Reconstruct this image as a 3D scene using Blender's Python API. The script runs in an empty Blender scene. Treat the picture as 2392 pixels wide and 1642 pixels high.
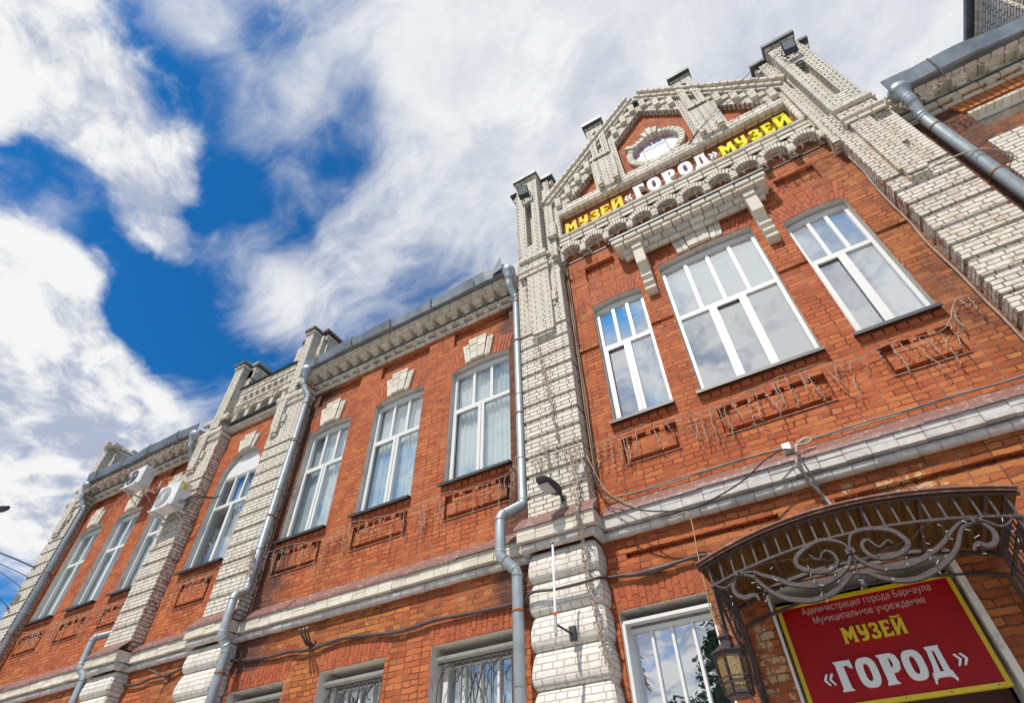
import bpy, bmesh, math, random
from mathutils import Vector, Matrix
from mathutils.geometry import tessellate_polygon
random.seed(11)
R = math.radians
sc = bpy.context.scene
C = sc.collection

# ------------------------------------------------------------------ camera
cam = bpy.data.objects.new('camera', bpy.data.cameras.new('camera'))
C.objects.link(cam)
cr = (0.86493073, 0.50157191, -0.01790096)      # image right
cd = (-0.36852048, 0.61047001, -0.70108418)     # image down
cf = (-0.34071613, 0.61298612, 0.71285379)      # view direction
cam.matrix_world = Matrix(((cr[0], -cd[0], -cf[0], 0.0), (cr[1], -cd[1], -cf[1], -6.0), (cr[2], -cd[2], -cf[2], 1.6), (0, 0, 0, 1)))
cam.data.sensor_width = 36.0
cam.data.lens = 36.0 * 0.54162612
cam.data.clip_start = 0.05
cam.data.clip_end = 2000
sc.camera = cam

# ------------------------------------------------------------------ exposure
sc.view_settings.view_transform = 'Standard'
sc.view_settings.look = 'None'
sc.view_settings.gamma = 1.0
sc.view_settings.exposure = 0.48
sc.view_settings.use_curve_mapping = False

# ------------------------------------------------------------------ node helpers
class NT:
    def __init__(s, tree): s.t = tree
    def n(s, typ, **kw):
        d = s.t.nodes.new(typ)
        for k, v in kw.items():
            if k.startswith('i_'):
                key = k[2:]
                d.inputs[int(key) if key.isdigit() else key].default_value = v
            else: setattr(d, k, v)
        return d
    def l(s, a, b): s.t.links.new(a, b)
    def put(s, sock, v):
        if hasattr(v, 'is_linked') or isinstance(v, bpy.types.NodeSocket): s.t.links.new(v, sock)
        else: sock.default_value = v
    def m(s, op, a, b=None, c=None, clamp=False):
        d = s.t.nodes.new('ShaderNodeMath'); d.operation = op; d.use_clamp = clamp
        s.put(d.inputs[0], a)
        if b is not None: s.put(d.inputs[1], b)
        if c is not None: s.put(d.inputs[2], c)
        return d.outputs[0]
    def v(s, op, a, b=None, sc_=None):
        d = s.t.nodes.new('ShaderNodeVectorMath'); d.operation = op
        s.put(d.inputs[0], a)
        if b is not None: s.put(d.inputs[1], b)
        if sc_ is not None: s.put(d.inputs['Scale'], sc_)
        return d.outputs['Value'] if op in ('DOT_PRODUCT', 'LENGTH') else d.outputs[0]
    def noise(s, vec, scale, detail=4, rough=.55, dist=0.0, out=0):
        d = s.t.nodes.new('ShaderNodeTexNoise')
        if vec is not None: s.l(vec, d.inputs['Vector'])
        d.inputs['Scale'].default_value = scale; d.inputs['Detail'].default_value = detail
        d.inputs['Roughness'].default_value = rough; d.inputs['Distortion'].default_value = dist
        return d.outputs[out]
    def ss(s, x, a, b):
        d = s.t.nodes.new('ShaderNodeMapRange'); d.interpolation_type = 'SMOOTHSTEP'
        s.put(d.inputs[0], x); d.inputs[1].default_value = a; d.inputs[2].default_value = b
        return d.outputs[0]
    def ramp(s, fac, stops):
        d = s.t.nodes.new('ShaderNodeValToRGB'); s.l(fac, d.inputs[0])
        e = d.color_ramp.elements
        while len(e) < len(stops): e.new(.5)
        for i, (p, c) in enumerate(stops): e[i].position = p; e[i].color = (*c, 1)
        return d.outputs[0]
    def mix(s, fac, a, b, mode='MIX'):
        d = s.t.nodes.new('ShaderNodeMix'); d.data_type = 'RGBA'; d.blend_type = mode
        s.put(d.inputs[0], fac)
        for k, x in ((6, a), (7, b)):
            if isinstance(x, tuple): d.inputs[k].default_value = (*x, 1)
            else: s.l(x, d.inputs[k])
        return d.outputs[2]
    def comb(s, x, y, z):
        d = s.t.nodes.new('ShaderNodeCombineXYZ')
        for i, q in enumerate((x, y, z)): s.put(d.inputs[i], q)
        return d.outputs[0]
    def sep(s, v):
        d = s.t.nodes.new('ShaderNodeSeparateXYZ'); s.l(v, d.inputs[0]); return d.outputs
    def mixf(s, fac, a, b):
        d = s.t.nodes.new('ShaderNodeMix'); d.data_type = 'FLOAT'
        s.put(d.inputs[0], fac); s.put(d.inputs[2], a); s.put(d.inputs[3], b)
        return d.outputs[0]

# ------------------------------------------------------------------ sky, clouds and sun
SUN = Vector((-.13, -1.0, 1.465)).normalized()       # towards the sun
sun_el = math.asin(SUN.z); sun_az = math.atan2(SUN.x, SUN.y)
w = bpy.data.worlds.new('World'); sc.world = w; w.use_nodes = True
T = NT(w.node_tree); w.node_tree.nodes.clear()
sky = T.n('ShaderNodeTexSky', sky_type='NISHITA', sun_disc=False)
sky.sun_elevation = sun_el; sky.sun_rotation = sun_az; sky.altitude = 150
sky.air_density = 1.0; sky.dust_density = .3; sky.ozone_density = 3.0
SKY_STRENGTH = 0.10
D_ = T.n('ShaderNodeTexCoord').outputs['Generated']
dn = T.v('NORMALIZE', D_)
CUM = [(-0.618,-0.136,0.774,5.5,1.0),(-0.611,-0.087,0.787,3.4,0.85),(-0.640,0.000,0.768,2.2,0.8),(-0.652,0.061,0.756,2.0,0.7),(-0.669,0.120,0.734,2.0,0.75),(-0.673,0.162,0.722,1.5,0.55),(-0.593,0.083,0.801,1.8,0.55),(-0.691,0.072,0.720,1.4,0.35),(-0.787,0.043,0.615,3.0,0.9),(-0.795,0.102,0.599,3.2,1.0),(-0.837,0.150,0.526,5,1.1),(-0.820,0.217,0.529,4,0.9),(-0.819,0.288,0.496,3.6,0.9),(-0.879,0.223,0.421,4,0.8),(-0.892,0.279,0.355,3,0.7),(-0.696,-0.065,0.716,1.6,0.35),(-0.726,-0.016,0.687,2.4,-0.7),(-0.718,0.039,0.695,2.0,-0.6),(-0.760,0.207,0.615,2.4,-0.7),(-0.733,0.191,0.653,2.5,-0.6),(-0.739,0.304,0.602,3,-0.5),(-.15,-.80,.58,30,.22),(.25,-.55,.80,20,.5),(-.8,-.5,.3,14,.6),(-.2,-.93,.28,22,.85)]
CIR = [(-0.426,0.154,0.891,4,0.42),(-0.453,0.090,0.887,4,0.22),(-0.553,0.156,0.818,3,0.22),(-0.237,0.155,0.959,6,0.65),(-0.157,0.288,0.945,7,0.6),(-0.376,0.111,0.920,3,0.25),(-0.615,0.302,0.729,3.5,0.45),(-0.624,0.230,0.747,2.5,0.25),(-0.434,0.379,0.817,5,0.6),(-0.482,0.272,0.833,3.5,0.3),(-0.293,0.368,0.883,6,0.45),(-0.486,0.010,0.874,2.5,0.15),(-0.560,0.053,0.827,2.5,0.05),(-0.510,0.140,0.849,3,0.12),(0.090,0.328,0.940,10,1.0),(0.316,0.432,0.845,13,1.2),(0.434,0.591,0.680,14,1.2),(-0.261,0.462,0.847,4,0.4),(-0.834,0.301,0.463,5,0.6),(-0.794,0.295,0.531,3.5,0.6),(-0.596,0.367,0.715,3,0.25),(-0.750,0.113,0.652,3,0.25),(-0.719,0.015,0.695,3,0.15),(-0.575,-0.043,0.817,2.6,-0.8),(-0.576,0.011,0.818,2.6,-0.6),(-0.739,0.191,0.646,3.6,-1.0),(-0.741,0.287,0.608,3.6,-0.8),(-0.716,0.142,0.683,2.4,-0.5),(-0.590,0.146,0.794,3.2,-0.5),(-0.373,0.171,0.912,2.2,-0.7),(-0.408,0.047,0.912,2.2,-0.4),(-0.439,0.235,0.867,1.8,-0.4),(-0.497,0.070,0.865,2.2,-0.4),(-0.293,0.299,0.908,2,-0.2),(-0.554,0.281,0.784,2,-0.25),(-0.406,0.298,0.864,4,-0.25),(-.15,-.80,.58,35,.12),(.7,0,.7,25,.6)]
def blobs(L):
    acc = None
    for bx, by, bz, sg, wt in L:
        q = math.sqrt(bx*bx+by*by+bz*bz); dt = T.v('DOT_PRODUCT', dn, (bx/q, by/q, bz/q)); k = 1.0 / (R(sg) ** 2)
        ex = T.m('MULTIPLY', T.m('EXPONENT', T.m('MULTIPLY_ADD', dt, k, -k)), wt)
        acc = ex if acc is None else T.m('ADD', acc, ex)
    return acc
z_ = T.m('MAXIMUM', T.sep(dn)[2], 0.02)
flat = T.v('SCALE', dn, sc_=T.m('DIVIDE', 1.0, T.m('ADD', z_, .25)))
warp = T.v('SCALE', T.v('SUBTRACT', T.noise(flat, 2.4, 4, out=1), (.5, .5, .5)), sc_=.26)
p1 = T.v('ADD', flat, warp)
n1 = T.noise(p1, 4.4, 13, .60)
n1b = T.noise(T.v('ADD', p1, (-.006, -.040, .046)), 4.4, 13, .60)
n0 = T.noise(T.v('ADD', flat, T.v('SCALE', T.v('SUBTRACT', T.noise(flat, 5.0, 5, out=1), (.5, .5, .5)), sc_=.3)), 2.6, 6, .6)
dA = T.m('ADD', T.m('ADD', T.m('MULTIPLY', T.m('SUBTRACT', n1, .5), 3.0), T.m('MULTIPLY', T.m('SUBTRACT', n0, .5), 2.2)), blobs(CUM))
mA = T.ss(dA, .26, .98)
st = T.noise(T.v('MULTIPLY', T.v('ADD', p1, (3, 1, 0)), (2.0, 4.4, 2.0)), 1.7, 11, .60, .3)
st2 = T.noise(T.v('ADD', p1, (7, 2, 1)), 2.4, 11, .60)
dB = T.m('ADD', T.m('ADD', T.m('MULTIPLY', T.m('SUBTRACT', st, .5), 2.6), T.m('MULTIPLY', T.m('SUBTRACT', st2, .5), 1.6)), blobs(CIR))
mB = T.m('MULTIPLY', T.ss(dB, -.22, 1.12), .96)
mask = T.m('SUBTRACT', 1.0, T.m('MULTIPLY', T.m('SUBTRACT', 1.0, mA), T.m('SUBTRACT', 1.0, mB)))
lit = T.m('MULTIPLY', T.m('SUBTRACT', n1, n1b), 2.2)
thick = T.m('MULTIPLY', T.m('MULTIPLY', T.ss(dA, .8, 2.2), mA), -.10)
grey = T.m('MULTIPLY', T.ss(T.m('ADD', dB, T.m('MULTIPLY', st2, -1.2)), .1, .9), -.10)
val = T.m('ADD', T.m('ADD', .90, T.m('MULTIPLY', lit, T.m('ADD', .35, mA))), T.m('ADD', thick, grey))
val = T.m('MINIMUM', T.m('MAXIMUM', val, .50), 1.02)
cl = T.mix(T.ss(val, .50, 1.0), (.47, .53, .68), (1.0, 1.0, 1.0))
skyc = T.n('ShaderNodeVectorMath', operation='MULTIPLY'); T.l(sky.outputs[0], skyc.inputs[0]); skyc.inputs[1].default_value = (.10*SKY_STRENGTH, .66*SKY_STRENGTH, 1.05*SKY_STRENGTH)
clv = T.v('SCALE', cl, sc_=.66)
comb = T.mix(mask, skyc.outputs[0], clv)
bg = T.n('ShaderNodeBackground'); T.l(comb, bg.inputs['Color']); bg.inputs['Strength'].default_value = 1.0
wo = T.n('ShaderNodeOutputWorld'); T.l(bg.outputs[0], wo.inputs[0])
w.cycles.sampling_method = 'MANUAL'; w.cycles.sample_map_resolution = 512

sun = bpy.data.objects.new('sun', bpy.data.lights.new('sun', 'SUN'))
sun.data.energy = 3.35; sun.data.angle = R(.53); sun.data.color = (1, .955, .88)
sun.rotation_euler = SUN.to_track_quat('Z', 'Y').to_euler()
sun.location = (0, -10, 30)
C.objects.link(sun)

# ------------------------------------------------------------------ materials
def newmat(name):
    m = bpy.data.materials.new(name); m.use_nodes = True
    m.node_tree.nodes.clear()
    t = NT(m.node_tree)
    o = t.n('ShaderNodeOutputMaterial'); b = t.n('ShaderNodeBsdfPrincipled')
    t.l(b.outputs[0], o.inputs[0])
    return m, t, b

def wall_uv(t, jitter=.019):
    g = t.n('ShaderNodeNewGeometry'); P = t.sep(g.outputs['Position']); N = t.sep(g.outputs['True Normal'])
    ix = t.m('GREATER_THAN', t.m('ABSOLUTE', N[0]), .72)
    iz = t.m('GREATER_THAN', t.m('ABSOLUTE', N[2]), .72)
    u = t.mixf(ix, P[0], P[1]); v = t.mixf(iz, P[2], P[1])
    uv = t.comb(u, v, 0.0)
    j = t.v('SCALE', t.v('SUBTRACT', t.noise(g.outputs['Position'], 7.0, 3, out=1), (.5, .5, .5)), sc_=jitter * 2.4)
    j2 = t.v('SCALE', t.v('SUBTRACT', t.noise(g.outputs['Position'], 38.0, 2, out=1), (.5, .5, .5)), sc_=jitter)
    return g, P, t.v('ADD', uv, t.v('ADD', j, j2))

def brick_core(t, uv, mortar=.011, course=.0715, length=.250, smooth=.25):
    b = t.n('ShaderNodeTexBrick'); t.l(uv, b.inputs['Vector'])
    b.offset = .5; b.offset_frequency = 2; b.squash = .52; b.squash_frequency = 2
    b.inputs['Color1'].default_value = (0, 0, 0, 1); b.inputs['Color2'].default_value = (1, 1, 1, 1)
    b.inputs['Mortar'].default_value = (.5, .5, .5, 1)
    b.inputs['Scale'].default_value = 1.0
    b.inputs['Mortar Size'].default_value = mortar; b.inputs['Mortar Smooth'].default_value = smooth
    b.inputs['Bias'].default_value = 0.0
    b.inputs['Brick Width'].default_value = length; b.inputs['Row Height'].default_value = course
    return b.outputs['Color'], b.outputs['Fac']

def gauss(t, x, c, wd):
    d = t.m('DIVIDE', t.m('SUBTRACT', x, c), wd)
    return t.m('EXPONENT', t.m('MULTIPLY', t.m('MULTIPLY', d, d), -1.0))

def mat_red(name='red_brick'):
    m, t, b = newmat(name)
    g, P, uv = wall_uv(t)
    rnd, mort = brick_core(t, uv, mortar=.0078, smooth=.35)
    big = t.noise(g.outputs['Position'], .55, 4, .6)
    pos = g.outputs['Position']
    col = t.ramp(rnd, [(0, (.355, .075, .023)), (.35, (.430, .100, .030)), (.7, (.478, .120, .036)), (1, (.530, .155, .046))])
    old = t.ramp(rnd, [(0, (.225, .058, .020)), (.4, (.340, .094, .025)), (.75, (.420, .132, .030)), (1, (.475, .178, .046))])
    # the unpainted, older brick: right part of the museum front, the right wing and patches elsewhere
    zone = t.m('ADD', t.ss(P[0], 1.7, 2.9), t.m('MULTIPLY', t.ss(big, .50, .68), .75), clamp=True)
    zone = t.m('MULTIPLY', zone, t.ss(P[2], 4.0, 5.6))
    low = t.m('MULTIPLY', t.m('SUBTRACT', 1.0, t.ss(P[2], 4.5, 4.9)), t.ss(big, .42, .6))
    col = t.mix(t.m('MAXIMUM', zone, low), col, old)
    # dark over-burnt single bricks
    dark = t.m('MULTIPLY', t.m('GREATER_THAN', rnd, .0), t.ss(t.noise(uv, 5.5, 1), .66, .72))
    col = t.mix(t.m('MULTIPLY', dark, .45), col, (.13, .035, .018))
    # soot and damp beside the rain pipes
    soot = None
    for c_, w_, a_, z0, z1 in ((-8.12, .40, 1.5, 3.6, 10.2), (-3.28, .24, 2.0, 3.8, 9.9), (-3.5, .22, .7, 4.0, 4.7), (3.80, .60, 1.3, 4.0, 10.0), (-12.0, .3, .9, 8.2, 9.7), (2.45, .22, .5, 5.6, 7.2)):
        e = t.m('MULTIPLY', gauss(t, P[0], c_, w_), t.m('MULTIPLY', t.ss(P[2], z0, z0 + .5), t.m('SUBTRACT', 1.0, t.ss(P[2], z1 - .3, z1 + .2))))
        e = t.m('MULTIPLY', e, a_)
        soot = e if soot is None else t.m('ADD', soot, e)
    soot = t.m('MULTIPLY', soot, t.m('ADD', .30, t.m('MULTIPLY', t.ss(t.noise(pos, 4.0, 4, .65), .30, .55), .9)), clamp=True)
    col = t.mix(t.m('MULTIPLY', soot, .92), col, t.mix(rnd, (.055, .028, .022), (.12, .055, .04)))
    # flaking old whitewash round the entrance
    ch = t.m('MULTIPLY', t.m('MULTIPLY', gauss(t, P[0], .75, .8), gauss(t, P[2], 4.42, .22)), 1.0)
    ch2 = t.m('MULTIPLY', t.m('MULTIPLY', gauss(t, P[0], -.72, .16), gauss(t, P[2], 3.2, .55)), 1.0)
    flake = t.ss(t.m('ADD', t.noise(pos, 9.0, 7, .68), t.m('MULTIPLY', t.m('ADD', ch, ch2), .26)), .70, .74)
    flake = t.m('MULTIPLY', flake, t.m('SUBTRACT', 1.0, t.m('MULTIPLY', t.ss(P[2], 5.2, 5.5), .8)))
    col = t.mix(t.m('MULTIPLY', flake, .8), col, (.60, .42, .24))
    # damp streaks running down, pale bloom of salts
    sv = t.noise(t.v('MULTIPLY', pos, (7, 7, .7)), 1.0, 5, .6)
    col = t.mix(t.m('MULTIPLY', t.ss(sv, .54, .74), .42), col, t.mix(.6, col, (.10, .030, .016)))
    bloom = t.m('MULTIPLY', t.ss(t.noise(pos, 2.3, 7, .7), .60, .74), t.ss(t.noise(pos, 21.0, 5, .7), .42, .62))
    col = t.mix(t.m('MULTIPLY', bloom, .38), col, (.62, .34, .22))
    tone = t.noise(pos, .9, 5, .62)
    col = t.mix(t.m('MULTIPLY', t.ss(tone, .50, .72), .45), col, t.mix(.35, (.20, .045, .018), col))
    col = t.mix(t.m('MULTIPLY', t.ss(t.m('SUBTRACT', 1.0, tone), .52, .70), .35), col, (.50, .16, .065))
    # tone of grain
    gr = t.noise(pos, 60.0, 4, .7)
    col = t.mix(t.m('MULTIPLY', t.ss(gr, .45, .75), .35), col, t.mix(.5, col, (.16, .05, .025)))
    mcol = t.mix(t.ss(t.noise(pos, 3.0, 3), .42, .62), (.120, .045, .026), (.34, .16, .085))
    col = t.mix(t.m('MULTIPLY', mort, .9), col, mcol)
    t.l(col, b.inputs['Base Color']); b.inputs['Roughness'].default_value = .82
    b.inputs['Specular IOR Level'].default_value = .3
    h = t.m('ADD', t.m('SUBTRACT', 1.0, mort), t.m('ADD', t.m('MULTIPLY', t.noise(pos, 28.0, 5, .65), .45), t.m('MULTIPLY', rnd, .25)))
    bp = t.n('ShaderNodeBump'); bp.inputs['Strength'].default_value = .9; bp.inputs['Distance'].default_value = .016
    t.l(h, bp.inputs['Height']); t.l(bp.outputs[0], b.inputs['Normal'])
    return m

def white_dirt(t, pos, base, rnd=None, amt=1.0):
    d1 = t.ss(t.noise(pos, 1.7, 6, .62), .46, .72)
    d2 = t.ss(t.noise(pos, 14.0, 6, .7), .50, .72)
    c = t.mix(t.m('MULTIPLY', d1, .55 * amt), base, (.47, .40, .30))
    c = t.mix(t.m('MULTIPLY', d2, .50 * amt), c, (.36, .31, .25))
    dr = t.ss(t.noise(t.v('MULTIPLY', pos, (9, 9, .8)), 1.0, 5, .6), .53, .75)
    c = t.mix(t.m('MULTIPLY', dr, .38 * amt), c, (.33, .28, .22))
    chip = t.ss(t.noise(pos, 15.0, 6, .68), .690, .712)
    c = t.mix(t.m('MULTIPLY', chip, .75), c, (.33, .11, .045))
    return c

def mat_white(name='white_painted_brick', red_amt=0.0, base=(.70, .635, .53), mort_amt=.94, msize=.0080):
    m, t, b = newmat(name)
    g, P, uv = wall_uv(t, .009)
    rnd, mort = brick_core(t, uv, mortar=msize, course=.0705, smooth=.35)
    pos = g.outputs['Position']
    c = t.mix(t.m('MULTIPLY', rnd, .4), base, (.55, .505, .43))
    c = white_dirt(t, pos, c)
    if red_amt:
        # paint worn off, the red brick shows through
        worn = t.m('MULTIPLY', t.ss(t.noise(pos, 10.0, 9, .75), .61 - red_amt, .69 - red_amt), t.mixf(t.m('GREATER_THAN', t.m('ABSOLUTE', t.sep(g.outputs['True Normal'])[0]), .7), .38, 1.0))
        c = t.mix(worn, c, (.36, .105, .045))
    c = t.mix(t.m('MULTIPLY', mort, mort_amt), c, t.mix(t.ss(t.noise(pos, 6.0, 3), .35, .65), (.055, .042, .032), (.24, .19, .14)))
    t.l(c, b.inputs['Base Color']); b.inputs['Roughness'].default_value = .75
    h = t.m('ADD', t.m('SUBTRACT', 1.0, mort), t.m('ADD', t.m('MULTIPLY', t.noise(pos, 26.0, 5, .65), .4), t.m('MULTIPLY', rnd, .22)))
    bp = t.n('ShaderNodeBump'); bp.inputs['Strength'].default_value = .9; bp.inputs['Distance'].default_value = .014
    t.l(h, bp.inputs['Height']); t.l(bp.outputs[0], b.inputs['Normal'])
    return m

def mat_block(name, base, alt, dirt=1.0, rough=.78):
    """separately laid bricks: each one its own shade"""
    m, t, b = newmat(name)
    g = t.n('ShaderNodeNewGeometry'); pos = g.outputs['Position']
    c = t.mix(g.outputs['Random Per Island'], base, alt)
    if dirt > 0: c = white_dirt(t, pos, c, None, dirt)
    else: c = t.mix(t.m('MULTIPLY', t.ss(t.noise(pos, 30, 4, .7), .45, .7), .4), c, (.14, .045, .022))
    t.l(c, b.inputs['Base Color']); b.inputs['Roughness'].default_value = rough
    bp = t.n('ShaderNodeBump'); bp.inputs['Strength'].default_value = .7; bp.inputs['Distance'].default_value = .012
    t.l(t.noise(pos, 24.0, 5, .65), bp.inputs['Height']); t.l(bp.outputs[0], b.inputs['Normal'])
    return m

def mat_plain(name, col, rough=.6, metal=0.0, var=None, scale=6.0, bump=0.0, bscale=40, lo=.4, hi=.65, spec=None):
    m, t, b = newmat(name)
    pos = t.n('ShaderNodeNewGeometry').outputs['Position']
    if var is not None:
        c = t.mix(t.ss(t.noise(pos, scale, 6, .65), lo, hi), col, var); t.l(c, b.inputs['Base Color'])
    else:
        c = t.mix(t.m('MULTIPLY', t.noise(pos, 18, 4), .25), col, tuple(x * .7 for x in col)); t.l(c, b.inputs['Base Color'])
    b.inputs['Roughness'].default_value = rough; b.inputs['Metallic'].default_value = metal
    if spec is not None: b.inputs['Specular IOR Level'].default_value = spec
    if bump:
        bp = t.n('ShaderNodeBump'); bp.inputs['Strength'].default_value = bump; bp.inputs['Distance'].default_value = .01
        t.l(t.noise(pos, bscale, 4, .6), bp.inputs['Height']); t.l(bp.outputs[0], b.inputs['Normal'])
    return m

def mat_glass(name, refl=.30, tint=(.80, .88, .90)):
    m = bpy.data.materials.new(name); m.use_nodes = True; m.node_tree.nodes.clear()
    t = NT(m.node_tree); o = t.n('ShaderNodeOutputMaterial')
    tr = t.n('ShaderNodeBsdfTransparent'); tr.inputs[0].default_value = (*tint, 1)
    gl = t.n('ShaderNodeBsdfGlossy'); gl.inputs['Roughness'].default_value = .012; gl.inputs['Color'].default_value = (.96, .98, 1, 1)
    pos = t.n('ShaderNodeNewGeometry').outputs['Position']
    bp = t.n('ShaderNodeBump'); bp.inputs['Strength'].default_value = .06; bp.inputs['Distance'].default_value = .05
    t.l(t.noise(pos, 1.6, 2), bp.inputs['Height']); t.l(bp.outputs[0], gl.inputs['Normal'])
    gg = t.n('ShaderNodeNewGeometry')
    cs = t.m('ABSOLUTE', t.v('DOT_PRODUCT', gg.outputs['Normal'], gg.outputs['Incoming']))
    f = t.m('ADD', t.m('MULTIPLY', t.m('POWER', t.m('SUBTRACT', 1.0, cs), 5.0), .8), refl, clamp=True)
    mx = t.n('ShaderNodeMixShader'); t.l(f, mx.inputs[0]); t.l(tr.outputs[0], mx.inputs[1]); t.l(gl.outputs[0], mx.inputs[2])
    t.l(mx.outputs[0], o.inputs[0])
    return m

M = {}
M['red'] = mat_red()
M['white'] = mat_white()
M['white_gable'] = mat_white('white_painted_brick_gable', 0.0, (.72, .66, .555), .97, .0110)
M['white_worn'] = mat_white('white_painted_brick_worn', .10)
M['wash'] = mat_white('whitewashed_brick', 0.0, (.71, .655, .585), .42, .0065)
M['wblock'] = mat_block('white_painted_blocks', (.72, .655, .55), (.56, .50, .40), .75)
M['rblock'] = mat_block('red_arch_bricks', (.30, .058, .018), (.44, .10, .03), 0)
M['oblock'] = mat_block('orange_arch_bricks', (.42, .12, .03), (.50, .17, .04), 0)
M['plaster'] = mat_plain('grey_reveal_plaster', (.55, .52, .47), .85, var=(.34, .27, .20), scale=5, lo=.5, hi=.72, bump=.5, bscale=22)
M['greywhite'] = mat_plain('grey_white_painted_moulding', (.55, .51, .48), .7, var=(.42, .38, .35), scale=7, bump=.5, bscale=26)
M['ledge'] = mat_plain('lit_mortar_ledge', (.40, .22, .15), .85, var=(.30, .13, .08), scale=9, lo=.35, hi=.6)  # mortar on the ledge, its sunlit top also put into the paler colour
M['whitepl'] = mat_plain('white_reveal_plaster', (.72, .66, .58), .8, var=(.40, .34, .27), scale=6, lo=.5, hi=.75, bump=.3)
M['upvc'] = mat_plain('white_window_plastic', (.70, .69, .66), .35)
M['sill'] = mat_plain('dark_brown_sill_metal', (.045, .035, .035), .45, .2)
M['steel'] = mat_plain('galvanised_steel', (.40, .43, .44), .45, .35, var=(.32, .35, .36), scale=5, bump=.06, bscale=8)
M['steel2'] = mat_plain('dented_gutter_steel', (.20, .225, .245), .45, .45, var=(.14, .16, .175), scale=2.5, bump=.5, bscale=3.0)
M['rust'] = mat_plain('rusty_steel', (.36, .13, .035), .7, .2, var=(.16, .06, .03), scale=30)
M['flash'] = mat_plain('brown_painted_flashing', (.19, .085, .065), .55, .0, var=(.36, .25, .21), scale=16, lo=.52, hi=.66, bump=.3, bscale=12)
M['darkcap'] = mat_plain('dark_grey_roof_sheet', (.075, .085, .085), .5, .3, var=(.12, .13, .125), scale=5)
M['iron'] = mat_plain('hammered_brown_iron', (.052, .038, .036), .5, .2, var=(.085, .064, .060), scale=60, bump=.25, bscale=90)
M['black'] = mat_plain('black_rubber', (.022, .020, .022), .5)
M['purplecable'] = mat_plain('dark_conduit', (.055, .035, .035), .5, var=(.09, .06, .055), scale=12)
M['tan'] = mat_plain('tan_wire', (.40, .26, .12), .6)
M['greycable'] = mat_plain('grey_cable', (.36, .31, .26), .6, var=(.24, .2, .17), scale=8)
M['fairy'] = mat_plain('pale_fairy_light_wire', (.47, .37, .29), .5)
M['yellow'] = mat_plain('yellow_letter_plastic', (.80, .56, .012), .6, spec=.12)
M['yellow2'] = mat_plain('lemon_yellow_letter_plastic', (.76, .70, .01), .6, spec=.12)
M['wlet'] = mat_plain('white_letter_plastic', (.80, .79, .77), .6, spec=.15)
M['panelred'] = mat_plain('crimson_sign_panel', (.36, .004, .006), .38, var=(.31, .003, .005), scale=2, spec=.25)
M['yframe'] = mat_plain('yellow_sign_frame', (.72, .52, .012), .4)
M['ac'] = mat_plain('white_appliance_paint', (.72, .72, .70), .4, var=(.60, .59, .56), scale=4)
M['acgrille'] = mat_plain('grey_fan_grille', (.30, .30, .29), .5)
M['curtain'] = mat_plain('pale_sheer_curtain', (.68, .69, .67), .9, var=(.60, .63, .63), scale=1.5)
M['film'] = mat_plain('frosted_film', (.62, .66, .66), .8, var=(.52, .57, .58), scale=9)
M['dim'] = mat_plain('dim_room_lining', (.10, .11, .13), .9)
M['glass'] = mat_glass('window_glass', .30)
M['glass_d'] = mat_glass('clear_window_glass', .66, (.75, .82, .85))
M['lampglass'] = mat_plain('lamp_glass', (.45, .47, .46), .25)
M['dgrey'] = mat_plain('dark_grey_casing', (.045, .040, .048), .5)
M['roof'] = mat_plain('brown_roof_sheet', (.10, .05, .04), .6)
M['redpl'] = mat_plain('red_plastic_ring', (.55, .02, .03), .4)
M['amber'] = mat_plain('amber_textured_glass', (.30, .19, .06), .3, var=(.14, .085, .025), scale=95, bump=.8, bscale=110, spec=.7)
M['magenta'] = mat_plain('magenta_painted_panel', (.55, .20, .38), .5, var=(.62, .42, .52), scale=2)
M['blue'] = mat_plain('turquoise_painted_panel', (.10, .36, .46), .5)
def mat_poly():
    m, t, b = newmat('bronze_polycarbonate')
    pos = t.n('ShaderNodeNewGeometry').outputs['Position']
    st = t.noise(t.v('MULTIPLY', pos, (30, 1.2, 30)), 1.0, 4, .6)
    c = t.mix(t.ss(st, .35, .65), (.105, .062, .020), (.19, .115, .036))
    t.l(c, b.inputs['Base Color']); b.inputs['Roughness'].default_value = .35
    tl = t.n('ShaderNodeBsdfTranslucent'); t.l(c, tl.inputs[0])
    mx = t.n('ShaderNodeMixShader'); mx.inputs[0].default_value = .5
    t.l(b.outputs[0], mx.inputs[1]); t.l(tl.outputs[0], mx.inputs[2])
    o = [n for n in t.t.nodes if n.type == 'OUTPUT_MATERIAL'][0]; t.l(mx.outputs[0], o.inputs[0])
    return m
M['poly'] = mat_poly()
M['asphalt'] = mat_plain('asphalt', (.055, .053, .050), .9, var=(.075, .072, .068), scale=3, bump=.4)
M['paving'] = mat_plain('pale_paving', (.47, .45, .42), .85, var=(.40, .38, .35), scale=2, bump=.3)
M['kerb'] = mat_plain('kerb_stone', (.32, .31, .29), .85)
M['bark'] = mat_plain('bark', (.09, .065, .045), .9)
M['leaf'] = mat_plain('dark_leaves', (.035, .075, .022), .7, var=(.07, .12, .03), scale=3)
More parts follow.
